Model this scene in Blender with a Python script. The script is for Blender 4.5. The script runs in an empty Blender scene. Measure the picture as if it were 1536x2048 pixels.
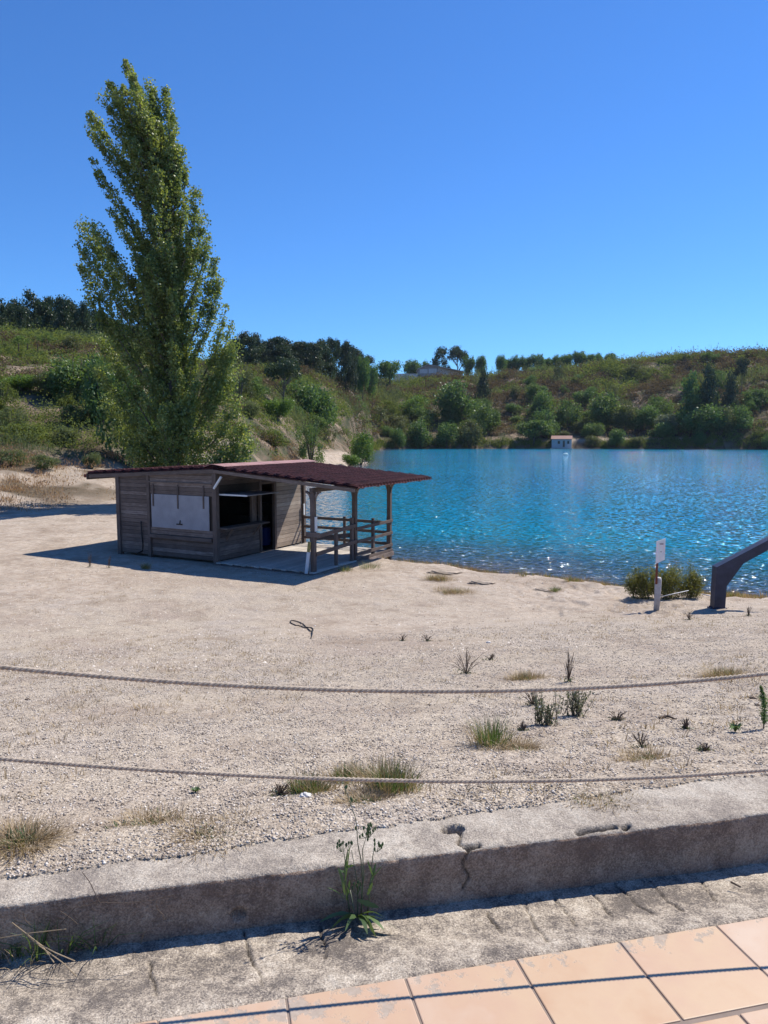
import bpy, math, random
import numpy as np
from mathutils import Vector, Matrix, Euler
R = math.radians
rng = np.random.default_rng(7)
random.seed(7)
SC = bpy.context.scene
COL = SC.collection

# ------------------------------------------------------------------ camera
FPX, CX, CY, H = 1500., 768., 1024., 1.6
PITCH = math.atan((1024 - 870) / FPX)
cam = bpy.data.cameras.new('camera'); cam.sensor_fit = 'VERTICAL'; cam.sensor_height = 36
cam.lens = 36 * FPX / 2048; cam.clip_start = .05; cam.clip_end = 3000
camo = bpy.data.objects.new('camera', cam); COL.objects.link(camo)
camo.location = (0, 0, H); camo.rotation_euler = (math.pi / 2 - PITCH, 0, 0); SC.camera = camo
# ------------------------------------------------------------------ light
AZ, EL = R(55), R(51.5)
w = bpy.data.worlds.new('World'); SC.world = w; w.use_nodes = True
nt = w.node_tree; nt.nodes.clear()
sky = nt.nodes.new('ShaderNodeTexSky'); sky.sky_type = 'NISHITA'; sky.sun_disc = False
sky.sun_elevation = EL; sky.sun_rotation = AZ; sky.altitude = 300; sky.air_density = 1.0; sky.dust_density = 0; sky.ozone_density = 3.0
hs = nt.nodes.new('ShaderNodeVectorMath'); hs.operation = 'MULTIPLY'; hs.inputs[1].default_value = (.285, .53, .84)   # deep azure of a very clear sky; hs.inputs['Value'].default_value = 1.0
bg = nt.nodes.new('ShaderNodeBackground'); bg.inputs[1].default_value = .148
ow = nt.nodes.new('ShaderNodeOutputWorld')
nt.links.new(sky.outputs[0], hs.inputs[0]); nt.links.new(hs.outputs[0], bg.inputs[0]); nt.links.new(bg.outputs[0], ow.inputs[0])
sl = bpy.data.lights.new('sun', 'SUN'); sl.energy = 5.0; sl.angle = R(.5); sl.color = (1, .94, .84)
so = bpy.data.objects.new('sun', sl); COL.objects.link(so)
SUN = Vector((math.sin(AZ) * math.cos(EL), math.cos(AZ) * math.cos(EL), math.sin(EL)))
so.rotation_euler = SUN.to_track_quat('Z', 'Y').to_euler(); so.location = (20, 20, 40)
SC.view_settings.view_transform = 'Standard'; SC.view_settings.look = 'None'; SC.view_settings.exposure = 0.4; SC.view_settings.gamma = 1

# ------------------------------------------------------------------ projection helpers
cp, sp = math.cos(PITCH), math.sin(PITCH)
def ray(px, py):
    a = (px - CX) / FPX; b = (CY - py) / FPX
    return np.array([a, cp + b * sp, -sp + b * cp])
def atY(px, py, Y):
    d = ray(px, py); return np.array([0, 0, H]) + d * (Y / d[1])
def onz(px, py, z):
    d = ray(px, py); return np.array([0, 0, H]) + d * ((z - H) / d[2])

# ------------------------------------------------------------------ numpy noise
_T = np.random.default_rng(3).random((256, 256))
def vnoise(x, y):
    xi = np.floor(x).astype(int); yi = np.floor(y).astype(int); fx = x - xi; fy = y - yi
    fx = fx * fx * (3 - 2 * fx); fy = fy * fy * (3 - 2 * fy)
    g = lambda i, j: _T[(xi + i) % 256, (yi + j) % 256]
    return (g(0, 0) * (1 - fx) + g(1, 0) * fx) * (1 - fy) + (g(0, 1) * (1 - fx) + g(1, 1) * fx) * fy
def fbm(x, y, n=4):
    s = 0; a = .5; t = 0
    for i in range(n):
        s = s + a * vnoise(x * 2 ** i + 17.3 * i, y * 2 ** i + 9.1 * i); t += a; a *= .5
    return s / t
def sst(a, b, x):
    t = np.clip((x - a) / (b - a), 0, 1); return t * t * (3 - 2 * t)

# ------------------------------------------------------------------ terrain
KA = R(11.3); KD = np.array([math.cos(KA), math.sin(KA)]); KN = np.array([-math.sin(KA), math.cos(KA)]); K0 = np.array([.056, 2.488])
LZ = -2.3
SHORE = np.array([(60, 2), (30, 9.5), (14, 13.6), (9.2, 15.9), (7.4, 16.9), (5.8, 17.8), (4.4, 18.9), (3.0, 19.6), (2.2, 20.6), (1.2, 20.9), (.3, 21.8), (-.7, 21.9), (-3.6, 23.3), (-7.0, 26.5), (-9.0, 45), (-8.2, 70),
                  (-4.6, 92), (-3, 104), (-5, 130), (-4, 185), (-1, 205), (10, 214), (30, 217), (55, 214), (75, 209), (100, 203), (140, 195), (190, 170), (230, 110), (230, -20), (120, -15)], float)
def sdf(x, y):
    """>0 on land, <0 in the lake"""
    P = np.stack([x, y], -1); d = np.full(x.shape, 1e9); ins = np.zeros(x.shape, bool)
    n = len(SHORE)
    for i in range(n):
        a = SHORE[i]; b = SHORE[(i + 1) % n]; e = b - a
        t = np.clip(((P - a) @ e) / (e @ e), 0, 1)
        q = P - a - t[..., None] * e
        d = np.minimum(d, np.hypot(q[..., 0], q[..., 1]))
        c = ((a[1] > y) != (b[1] > y))
        if a[1] != b[1]:
            ins ^= c & (x < (b[0] - a[0]) * (y - a[1]) / (b[1] - a[1]) + a[0])
    return np.where(ins, -d, d)
_px = np.array([-2500, -600, 0, 200, 480, 560, 620, 700, 760, 960, 1240, 1400, 1536, 2300, 5000.])
_az = np.arctan((_px - 768) / 1500)
_fr = np.array([30, 33, 37, 39, 50, 66, 90, 118, 205, 222, 223, 221, 219, 215, 215.])
_fz = np.array([-1.7, -1.7, -1.7, -1.6, -1.4, -1.2, -1.0, -.8, -.4, -.3, -.3, -.3, -.3, -.3, -.3])
_cr = np.array([100, 100, 105, 112, 140, 160, 185, 240, 300, 330, 335, 335, 330, 320, 320.])
_cy = np.array([700, 695, 694, 702, 750, 756, 761, 766, 769, 764, 737, 725, 717, 712, 712.])
_cz = 1.6 + (870 - _cy) / 1500 * _cr * np.cos(_az)
def ground(x, y, full=False):
    x = np.asarray(x, float); y = np.asarray(y, float)
    r = np.hypot(x, y); az = np.arctan2(x, y)
    s = (x - K0[0]) * KN[0] + (y - K0[1]) * KN[1]
    t = np.clip((s - .39) / 11.5, 0, 1)
    zn = .115 - 1.915 * (1 - (1 - t) ** 1.3)
    zn = zn + .05 * (fbm(x * .35 + 5, y * .35) - .5) * np.clip(s / 3, 0, 1) + .02 * (fbm(x * 2.2, y * 2.2, 3) - .5) * np.clip(s / 1, 0, 1)
    sc = .16 + .13 * sst(-1.4, 1.6, x) + .05 * (fbm(x * 7, y * 7, 3) - .5)
    zn = zn - .055 * sst(.50, .66, fbm(x * 2.6 + 3, y * 2.0 + 8, 3)) * sst(1.5, 4, x) * sst(8.3, 9.5, s) * (1 - sst(13, 14.5, s))
    for o_ in (0, 1.5):
        q_ = y - (9.1 + o_ + (x - 2) * .10 + .05 * np.sin(x * 1.3)); zn = zn - .022 * np.exp(-(q_ / .11) ** 2) * sst(1.0, 3, x) * (x < 14)
    zn = np.where(s < .7, zn + (.014 * (1 - sst(.4, .9, s))) + .008 * x * (np.abs(x) < 8), zn)
    zn = np.where(s < sc, -.22 + (zn + .22) * sst(sc - .03, sc, s), zn)
    fr = np.interp(az, _az, _fr); fz = np.interp(az, _az, _fz); cr = np.interp(az, _az, _cr); cz = np.interp(az, _az, _cz)
    fr = fr + 3 * (fbm(x * .05, y * .05 + 40, 2) - .5)
    t = np.clip((r - fr) / (cr - fr), 0, 1)
    S = np.sin(t * math.pi / 2) ** 1.0
    zh = fz + (cz - fz) * (.55 * S + .45 * t * t * (3 - 2 * t)) - np.clip(r - cr, 0, 400) * .05
    zh = zh + (fbm(x * .045 + 3, y * .045, 4) - .5) * 7 * sst(0, .25, t) * (1 - sst(.7, 1, t) * .7) * np.clip(r / 200, .35, 1)
    zh = zh + (fbm(x * .3 + 3, y * .3, 3) - .5) * 1.0 * sst(0, .1, t)
    back = sst(1.5, 2.2, np.abs(az)); zh = zh * (1 - back) + back * -1.7
    g = sst(28, 1, 36 - r) if False else np.clip((r - 26) / np.maximum(fr - 26, 1), 0, 1)
    pre = zn * (1 - g) + fz * g
    z = np.where(r < fr, pre, zh)
    sd = sdf(x, y)
    ux, uy = (x + 4.504) * .8805 - (y - 19.986) * .4742, (x + 4.504) * .4742 + (y - 19.986) * .8805
    pad = sst(-.9, -.3, ux + 3.6) * (1 - sst(3.2, 3.7, ux)) * sst(-.9, -.3, uy) * (1 - sst(4.2, 4.9, uy)); z = z * (1 - pad) + np.minimum(z, -1.86) * pad
    wd = np.where(r < 40, 1.3, 3.2)
    wob = (fbm(x * .9, y * .9, 3) - .5) * np.where(r < 60, .9, 3.0)
    sdw = sd + wob * np.exp(-(sd / 4) ** 2)
    land = LZ + .02 + (z - LZ) * np.clip(sdw / wd, 0, 1) ** .8
    water = LZ - np.minimum(-sdw * .22, 3) - .0
    z2 = np.where(sdw > 0, np.where(sdw < wd, land, z), water)
    if full: return z2, sdw, s, r, az, fr, cr
    return z2
def gz(x, y): return float(ground(np.array([x]), np.array([y]))[0])
def hit(px, py, y0=2.6, y1=420):
    d = ray(px, py)
    Y = np.geomspace(y0, y1, 2500); t = Y / d[1]
    X = d[0] * t; Z = H + d[2] * t
    m = Z < ground(X, Y)
    i = int(np.argmax(m)) if m.any() else len(Y) - 1
    return np.array([X[i], Y[i], float(ground(X[i:i + 1], Y[i:i + 1])[0])])

# ------------------------------------------------------------------ mesh helpers
def mesh_np(name, V, F, smooth=False):
    """V (n,3); F (m,k) constant k"""
    me = bpy.data.meshes.new(name); V = np.asarray(V, np.float32); F = np.asarray(F, np.int32)
    me.vertices.add(len(V)); me.vertices.foreach_set('co', V.ravel())
    k = F.shape[1]; me.loops.add(F.size); me.loops.foreach_set('vertex_index', F.ravel())
    me.polygons.add(len(F)); me.polygons.foreach_set('loop_start', np.arange(0, F.size, k, dtype=np.int32))
    if smooth: me.polygons.foreach_set('use_smooth', np.ones(len(F), bool))
    me.update(calc_edges=True); return me
def add(name, me, mat=None, parent=None):
    o = bpy.data.objects.new(name, me); COL.objects.link(o)
    if mat is not None: me.materials.append(mat)
    if parent is not None: o.parent = parent
    return o
def tag(o, label=None, cat=None, group=None, kind=None):
    if label: o['label'] = label
    if cat: o['category'] = cat
    if group: o['group'] = group
    if kind: o['kind'] = kind
    return o
def empty(name, loc, rz=0, label=None, cat=None, group=None):
    o = bpy.data.objects.new(name, None); COL.objects.link(o); o.location = loc; o.rotation_euler = (0, 0, rz)
    return tag(o, label, cat, group)
class MB:
    def __init__(s): s.v = []; s.f = []
    def box(s, a, b, jit=0):
        n = len(s.v); (x0, y0, z0), (x1, y1, z1) = a, b
        for x, y, z in ((x0, y0, z0), (x1, y0, z0), (x1, y1, z0), (x0, y1, z0), (x0, y0, z1), (x1, y0, z1), (x1, y1, z1), (x0, y1, z1)):
            s.v.append((x + random.uniform(-jit, jit), y + random.uniform(-jit, jit), z + random.uniform(-jit, jit)))
        s.f += [tuple(n + i for i in q) for q in ((0, 3, 2, 1), (4, 5, 6, 7), (0, 1, 5, 4), (1, 2, 6, 5), (2, 3, 7, 6), (3, 0, 4, 7))]
        return s
    def beam(s, p, q, w, h, up=(0, 0, 1)):
        p = Vector(p); q = Vector(q); d = (q - p).normalized(); u = Vector(up)
        if abs(d.dot(u)) > .95: u = Vector((0, 1, 0))
        r = d.cross(u).normalized(); u = r.cross(d).normalized(); n = len(s.v)
        for e in (p, q):
            for a, b in ((-1, -1), (1, -1), (1, 1), (-1, 1)): s.v.append(tuple(e + r * a * w / 2 + u * b * h / 2))
        s.f += [tuple(n + i for i in q) for q in ((0, 1, 2, 3), (7, 6, 5, 4), (0, 4, 5, 1), (1, 5, 6, 2), (2, 6, 7, 3), (3, 7, 4, 0))]
        return s
    def tube(s, pts, rad, n=6, cap=True):
        pts = [Vector(p) for p in pts]; m = len(pts)
        if not hasattr(rad, '__len__'): rad = [rad] * m
        b = len(s.v); ref = Vector((.3, .2, 1)).normalized()
        for i, p in enumerate(pts):
            d = (pts[min(i + 1, m - 1)] - pts[max(i - 1, 0)])
            d = d.normalized() if d.length > 1e-9 else Vector((0, 0, 1))
            rf = ref if abs(d.dot(ref)) < .95 else Vector((1, 0, 0))
            u = d.cross(rf).normalized(); v = d.cross(u)
            for k in range(n):
                a = 2 * math.pi * k / n; s.v.append(tuple(p + (u * math.cos(a) + v * math.sin(a)) * rad[i]))
        for i in range(m - 1):
            for k in range(n):
                k2 = (k + 1) % n; s.f.append((b + i * n + k, b + i * n + k2, b + (i + 1) * n + k2, b + (i + 1) * n + k))
        if cap:
            s.f.append(tuple(b + k for k in range(n))[::-1]); s.f.append(tuple(b + (m - 1) * n + k for k in range(n)))
        return s
    def prism(s, poly, d):
        """poly list of 3d pts, extruded by vector d"""
        n = len(s.v); k = len(poly); d = Vector(d)
        for p in poly: s.v.append(tuple(p))
        for p in poly: s.v.append(tuple(Vector(p) + d))
        s.f.append(tuple(range(n, n + k))[::-1]); s.f.append(tuple(range(n + k, n + 2 * k)))
        for i in range(k): s.f.append((n + i, n + (i + 1) % k, n + k + (i + 1) % k, n + k + i))
        return s
    def build(s, name, mat, parent=None, bevel=0, smooth=False, loc=None):
        me = bpy.data.meshes.new(name); me.from_pydata([tuple(map(float, v)) for v in s.v], [], s.f); me.update()
        o = add(name, me, mat, parent)
        if loc is not None: o.location = loc
        if smooth:
            for p in me.polygons: p.use_smooth = True
        if bevel:
            m = o.modifiers.new('bevel', 'BEVEL'); m.width = bevel; m.segments = 2; m.limit_method = 'ANGLE'
        return o
def leaves(C, size, rr, aspect=.6, normal_bias=None, jit=.35):
    """rhombic leaf quads at centres C"""
    n = len(C); A = rr.normal(size=(n, 3)); A /= np.linalg.norm(A, axis=1)[:, None]
    B = rr.normal(size=(n, 3))
    if normal_bias is not None: A = A * .8 + normal_bias; A /= np.linalg.norm(A, axis=1)[:, None]
    B -= (B * A).sum(1)[:, None] * A; B /= np.linalg.norm(B, axis=1)[:, None]; Cc = np.cross(A, B)
    sz = (np.asarray(size) * (1 + jit * (rr.random(n) * 2 - 1)))[:, None] * .5
    V = np.stack([C - B * sz, C - Cc * sz * aspect, C + B * sz, C + Cc * sz * aspect], 1).reshape(-1, 3)
    F = np.arange(4 * n).reshape(n, 4); return V, F

# ------------------------------------------------------------------ materials
class NT:
    def __init__(s, name):
        s.m = bpy.data.materials.new(name); s.m.use_nodes = True; s.t = s.m.node_tree; s.t.nodes.clear()
        s.o = s.n('ShaderNodeOutputMaterial')
    def n(s, ty, **k):
        n = s.t.nodes.new(ty)
        for a, b in k.items(): setattr(n, a, b)
        return n
    def L(s, a, b): s.t.links.new(a, b)
    def coord(s, kind='Object', scale=(1, 1, 1)):
        if kind == 'Position':
            c = s.n('ShaderNodeNewGeometry').outputs['Position']
        else: c = s.n('ShaderNodeTexCoord').outputs[kind]
        m = s.n('ShaderNodeMapping'); m.inputs['Scale'].default_value = scale; s.L(c, m.inputs[0]); return m.outputs[0]
    def noise(s, vec, scale, detail=4, rough=.55):
        n = s.n('ShaderNodeTexNoise'); n.inputs['Scale'].default_value = scale; n.inputs['Detail'].default_value = detail; n.inputs['Roughness'].default_value = rough
        s.L(vec, n.inputs['Vector']); return n.outputs['Fac']
    def vor(s, vec, scale, out='Color', feature='F1'):
        n = s.n('ShaderNodeTexVoronoi'); n.feature = feature; n.inputs['Scale'].default_value = scale; s.L(vec, n.inputs['Vector']); return n.outputs[out]
    def ramp(s, fac, stops):
        r = s.n('ShaderNodeValToRGB'); e = r.color_ramp.elements
        while len(e) < len(stops): e.new(.5)
        for i, (p, c) in enumerate(stops):
            e[i].position = p; e[i].color = (c[0], c[1], c[2], 1) if hasattr(c, '__len__') else (c, c, c, 1)
        s.L(fac, r.inputs[0]); return r.outputs[0]
    def mix(s, fac, a, b, bt='MIX'):
        m = s.n('ShaderNodeMix', data_type='RGBA', blend_type=bt)
        for inp, v in ((0, fac), (6, a), (7, b)):
            if hasattr(v, 'is_linked') or hasattr(v, 'links'): s.L(v, m.inputs[inp])
            elif hasattr(v, '__len__'): m.inputs[inp].default_value = (*v[:3], 1)
            else: m.inputs[inp].default_value = v
        return m.outputs[2]
    def math(s, op, a, b=0):
        m = s.n('ShaderNodeMath', operation=op)
        for i, v in enumerate((a, b)):
            if hasattr(v, 'links'): s.L(v, m.inputs[i])
            else: m.inputs[i].default_value = v
        return m.outputs[0]
    def attr(s, name):
        a = s.n('ShaderNodeAttribute', attribute_name=name); q = s.n('ShaderNodeSeparateColor'); s.L(a.outputs['Color'], q.inputs[0]); return q.outputs
    def island(s): return s.n('ShaderNodeNewGeometry').outputs['Random Per Island']
    def bump(s, h, strength=.5, dist=.01, normal=None):
        b = s.n('ShaderNodeBump'); b.inputs['Strength'].default_value = strength; b.inputs['Distance'].default_value = dist
        s.L(h, b.inputs['Height'])
        if normal is not None: s.L(normal, b.inputs['Normal'])
        return b.outputs[0]
    def pbr(s, col, rough=.8, bump=None, spec=.3, metal=0):
        p = s.n('ShaderNodeBsdfPrincipled')
        if hasattr(col, 'links'): s.L(col, p.inputs['Base Color'])
        else: p.inputs['Base Color'].default_value = (*col[:3], 1)
        if hasattr(rough, 'links'): s.L(rough, p.inputs['Roughness'])
        else: p.inputs['Roughness'].default_value = rough
        p.inputs['Specular IOR Level'].default_value = spec; p.inputs['Metallic'].default_value = metal
        if bump is not None: s.L(bump, p.inputs['Normal'])
        s.L(p.outputs[0], s.o.inputs[0]); s.p = p; return s.m
def m_leaf(name, c1, c2, tr=.35, c3=None, nscale=.6, gl=.03):
    t = NT(name); v = t.coord('Object')
    isl = t.island(); big = t.noise(v, nscale, 2)
    f = t.math('ADD', t.math('MULTIPLY', isl, .55), t.math('MULTIPLY', t.math('SUBTRACT', big, .27), 1.0))
    col = t.ramp(f, [(.1, c1), (.85, c2)] + ([(1., c3)] if c3 else []))
    d = t.n('ShaderNodeBsdfDiffuse'); tl = t.n('ShaderNodeBsdfTranslucent'); g = t.n('ShaderNodeBsdfGlossy'); g.inputs['Roughness'].default_value = .45
    t.L(col, d.inputs[0]); tc = t.mix(1., col, (1.25, 1.15, .5), 'MULTIPLY'); t.L(tc, tl.inputs[0])
    m1 = t.n('ShaderNodeMixShader'); m1.inputs[0].default_value = tr; t.L(d.outputs[0], m1.inputs[1]); t.L(tl.outputs[0], m1.inputs[2])
    m2 = t.n('ShaderNodeMixShader'); m2.inputs[0].default_value = gl; t.L(m1.outputs[0], m2.inputs[1]); t.L(g.outputs[0], m2.inputs[2])
    t.L(m2.outputs[0], t.o.inputs[0]); return t.m
def m_wood(name, axis, dark=(.055, .042, .038), light=(.19, .145, .12), pale=(.34, .28, .245)):
    t = NT(name); sc = [14, 14, 14]; sc['xyz'.index(axis)] = 1.2
    v = t.coord('Object', tuple(sc)); v2 = t.coord('Object')
    g = t.noise(v, 3.5, 5, .65); isl = t.island(); st = t.noise(v2, 2.2, 4)
    f = t.math('ADD', t.math('MULTIPLY', g, .7), t.math('ADD', t.math('MULTIPLY', isl, .35), t.math('MULTIPLY', st, .35)))
    col = t.ramp(f, [(.35, dark), (.8, light), (1.0, pale)])
    b = t.bump(t.noise(v, 8, 4, .7), .5, .006)
    return t.pbr(col, .85, b, .2)
def m_plain(name, c, rough=.7, var=.25, nscale=6, bumpd=.002, spec=.3, metal=0, kind='Object'):
    t = NT(name); v = t.coord(kind); n = t.noise(v, nscale, 5)
    a = tuple(x * (1 - var) for x in c); b = tuple(min(1, x * (1 + var)) for x in c)
    return t.pbr(t.ramp(n, [(.3, a), (.7, b)]), rough, t.bump(t.noise(v, nscale * 6, 4), .5, bumpd), spec, metal)

def m_ground():
    t = NT('ground'); v = t.coord('Position'); at = t.attr('mask')   # R gravel, G vegetation hill, B dry/wet
    grav = t.vor(v, 95, 'Color'); sep = t.n('ShaderNodeSeparateColor'); t.L(grav, sep.inputs[0]); gr = sep.outputs[0]
    big = t.noise(v, .55, 5, .6); mid = t.noise(v, 6, 5, .6); fine = t.noise(v, 60, 3, .7)
    sand = t.ramp(big, [(.3, (.36, .295, .235)), (.55, (.48, .405, .33)), (.75, (.45, .39, .33))])
    sand = t.mix(t.ramp(mid, [(.42, 0.), (.6, 1.)]), t.mix(.45, sand, (.30, .22, .16)), sand)
    gcol = t.ramp(gr, [(0, (.22, .185, .155)), (.3, (.37, .32, .27)), (.7, (.48, .42, .355)), (1, (.60, .54, .47))])
    gcol = t.mix(.8, gcol, t.ramp(big, [(.3, (.80, .72, .68)), (.5, (1.0, .95, .86)), (.7, (.9, .87, .86))]), 'MULTIPLY')
    gcol = t.mix(t.ramp(mid, [(.55, 0.), (.75, .5)]), gcol, (.24, .20, .18))
    c = t.mix(at[0], sand, gcol)
    hv = t.noise(v, .35, 6, .65)
    hill = t.ramp(hv, [(.3, (.045, .055, .03)), (.44, (.075, .078, .045)), (.54, (.15, .115, .08)), (.66, (.29, .22, .16))])
    c = t.mix(at[1], c, hill)
    c = t.mix(at[2], c, (.085, .065, .04))
    h = t.math('ADD', t.math('MULTIPLY', t.vor(v, 95, 'Distance'), -.6), t.math('ADD', fine, t.math('MULTIPLY', mid, 1.5)))
    b0 = t.bump(t.noise(v, 3.2, 5, .6), .9, .07)
    dk = t.ramp(t.noise(v, 1.3, 7, .72), [(.50, 0.), (.68, .6)]); c = t.mix(t.math('MULTIPLY', dk, t.math('SUBTRACT', 1, at[1])), c, (.22, .165, .12))
    return t.pbr(c, .95, t.bump(h, .8, .012, b0), .1)
def m_water():
    t = NT('lake_water'); at = t.attr('depth')
    v1 = t.coord('Position', (1., 1.6, 1)); v2 = t.coord('Position', (1, 1.35, 1))
    w1 = t.noise(v1, 1.15, 2, .5); w2 = t.noise(v2, 4.2, 3, .6); w3 = t.noise(v2, 13, 2, .6)
    h = t.math('ADD', t.math('MULTIPLY', w1, 1.), t.math('ADD', t.math('MULTIPLY', w2, .42), t.math('MULTIPLY', w3, .10)))
    def slope(vec, scale, k, det=2):
        n = t.n('ShaderNodeTexNoise'); n.inputs['Scale'].default_value = scale; n.inputs['Detail'].default_value = det; t.L(vec, n.inputs['Vector'])
        a = t.n('ShaderNodeVectorMath', operation='SUBTRACT'); t.L(n.outputs['Color'], a.inputs[0]); a.inputs[1].default_value = (.5, .5, .5)
        m = t.n('ShaderNodeVectorMath', operation='MULTIPLY'); t.L(a.outputs[0], m.inputs[0]); m.inputs[1].default_value = (k, k * 1.25, 0); return m.outputs[0]
    def vadd(a, b):
        m = t.n('ShaderNodeVectorMath', operation='ADD'); t.L(a, m.inputs[0])
        if hasattr(b, 'links'): t.L(b, m.inputs[1])
        else: m.inputs[1].default_value = b
        return m.outputs[0]
    gust = t.ramp(t.noise(t.coord('Position', (.05, .12, 1)), 1, 3), [(.3, .75), (.7, 1.15)])
    sl_ = vadd(vadd(slope(v1, 1.1, .5), slope(v2, 6.0, .9)), slope(t.coord('Position', (.5, 1., 1)), 9, 3.7, 1))
    sc_ = t.n('ShaderNodeVectorMath', operation='MULTIPLY'); t.L(sl_, sc_.inputs[0]); t.L(gust, sc_.inputs[1])
    nn = t.n('ShaderNodeVectorMath', operation='NORMALIZE'); t.L(vadd(sc_.outputs[0], (0, 0, 1)), nn.inputs[0]); b = nn.outputs[0]
    pat = t.noise(t.coord('Position', (.02, .06, 1)), 1, 3)
    deep = t.ramp(pat, [(.35, (.0, .175, .30)), (.65, (.0, .215, .35))])
    sh = t.ramp(at[0], [(0, (.17, .13, .095)), (.12, (.085, .085, .095)), (.4, (.035, .10, .15)), (1, (0, .20, .30))])
    c = t.mix(at[1], sh, deep)
    return t.pbr(c, .055, b, .36)
def m_concrete(name, patch=.5, light=(.34, .30, .265), dark=(.125, .115, .115), sc=1.0, pale=(.5, .45, .4)):
    t = NT(name); v = t.coord('Position')
    a = t.noise(v, 4.5 * sc, 8, .7); b = t.noise(v, 26 * sc, 6, .7); c3 = t.noise(v, 140, 3, .7)
    f = t.math('ADD', t.math('MULTIPLY', a, .85), t.math('ADD', t.math('MULTIPLY', b, .4), t.math('MULTIPLY', c3, .6)))
    f = t.math('ADD', f, -.425 + (.5 - patch) * .3)
    col = t.ramp(f, [(.40, dark), (.47, tuple((x + y) / 2 for x, y in zip(light, dark))), (.54, light), (.66, pale)])
    spk = t.ramp(t.vor(v, 210, 'Color'), [(.3, .72), (.55, 1.), (.85, 1.15)]); col = t.mix(.8, col, spk, 'MULTIPLY')
    pit = t.ramp(t.vor(v, 38 * sc, 'Distance'), [(.05, 1.), (.16, 0.)])
    col = t.mix(t.math('MULTIPLY', pit, t.ramp(t.noise(v, 9, 2), [(.5, 0.), (.6, .7)])), col, (.06, .055, .055))
    col = t.mix(t.math('MULTIPLY', t.attr('crack')[0], .85), col, (.03, .026, .024))
    h = t.math('ADD', t.math('MULTIPLY', b, 1.), t.math('MULTIPLY', c3, .8))
    return t.pbr(col, .92, t.bump(h, .9, .008), .15)
def m_tile():
    t = NT('terracotta_tile'); v = t.coord('Object'); isl = t.island()
    a = t.noise(v, 3.5, 4, .55)
    f = t.math('ADD', t.math('MULTIPLY', a, .8), t.math('MULTIPLY', isl, .3))
    col = t.ramp(f, [(.3, (.47, .29, .175)), (.5, (.52, .365, .235)), (.62, (.50, .335, .225)), (.8, (.54, .405, .30))])
    # worn glaze along the outer edge, local y = 0 there, negative towards the camera
    sx = t.n('ShaderNodeSeparateXYZ'); t.L(v, sx.inputs[0])
    edge = t.ramp(t.math('ADD', t.math('MULTIPLY', sx.outputs[1], 4.0), t.math('ADD', 1.0, t.math('MULTIPLY', sx.outputs[0], -.35))), [(.3, 0.), (1., 1.)])
    st = t.noise(v, 11, 6, .72)
    m = t.ramp(t.math('ADD', t.math('MULTIPLY', edge, .17), st), [(.68, 0.), (.73, 1.)])
    col = t.mix(t.math('MULTIPLY', m, .8), col, t.mix(t.noise(v, 60, 3), (.22, .18, .145), (.46, .40, .34)))
    dots = t.ramp(t.vor(v, 9, 'Distance'), [(.035, 1.), (.05, 0.)])
    col = t.mix(t.math('MULTIPLY', dots, t.ramp(t.noise(v, 5, 2), [(.47, 0.), (.52, .8)])), col, (.14, .1, .08))
    ro = t.ramp(m, [(0, .42), (1, .9)])
    return t.pbr(col, ro, t.bump(t.math('ADD', t.noise(v, 14, 4), t.math('MULTIPLY', m, -1.2)), .35, .002), .35)

M = {}
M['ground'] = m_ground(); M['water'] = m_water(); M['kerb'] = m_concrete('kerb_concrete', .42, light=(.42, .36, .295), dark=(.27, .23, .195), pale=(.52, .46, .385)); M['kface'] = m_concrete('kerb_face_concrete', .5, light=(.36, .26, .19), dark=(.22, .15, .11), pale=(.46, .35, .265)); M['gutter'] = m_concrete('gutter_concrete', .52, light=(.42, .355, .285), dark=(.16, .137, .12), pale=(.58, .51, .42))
M['tile'] = m_tile(); M['grout'] = m_plain('grout', (.23, .18, .15), .95)
M['wx'] = m_wood('weathered_wood_x', 'x'); M['wy'] = m_wood('weathered_wood_y', 'y'); M['wz'] = m_wood('weathered_wood_z', 'z')
M['deck'] = m_wood('deck_wood', 'y', (.30, .265, .225), (.50, .45, .395), (.62, .57, .51))
M['wyl'] = m_wood('sunlit_wood_y', 'y', (.14, .11, .09), (.36, .29, .235), (.5, .43, .36))  # paler copy of the wall wood, sunlight on the veranda wall put into its colour
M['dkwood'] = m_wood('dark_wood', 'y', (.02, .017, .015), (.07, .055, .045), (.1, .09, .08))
M['roof'] = m_plain('maroon_roof_sheet', (.052, .017, .019), .8, .45, 3, .002, .15)
M['ridge'] = m_plain('faded_ridge_sheet', (.34, .19, .17), .6, .2, 3)
M['panel'] = m_plain('grey_shutter_board', (.30, .30, .32), .6, .12, 3)
M['white'] = m_plain('white_paint', (.72, .72, .70), .5, .08, 4)
M['black'] = m_plain('black_rubber', (.018, .018, .02), .5, .2)
M['rust'] = m_plain('rusty_iron', (.16, .045, .025), .7, .4, 20)
M['steel'] = m_plain('dark_blue_steel', (.028, .034, .062), .5, .3, 7, .001, .4)
M['rope'] = m_plain('grey_rope', (.40, .33, .26), .9, .25, 60)
M['yellow'] = m_plain('yellow_moss', (.33, .27, .09), .9, .3)
M['post'] = m_plain('pale_concrete_post', (.42, .40, .39), .9, .2, 14, .004)
M['bark'] = m_plain('bark', (.13, .105, .085), .95, .35, 8, .02)
M['pinebark'] = m_plain('pine_bark', (.075, .055, .045), .95, .35, 3, .03)
M['poplar'] = m_leaf('poplar_leaf', (.085, .14, .05), (.31, .37, .12), .5, (.50, .48, .15), 1.1, .04)
M['dark'] = m_leaf('dark_leaf', (.055, .12, .045), (.145, .235, .085), .45, nscale=1.6)
M['mid'] = m_leaf('mid_leaf', (.065, .125, .045), (.165, .245, .085), .42, nscale=1.6)
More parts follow.
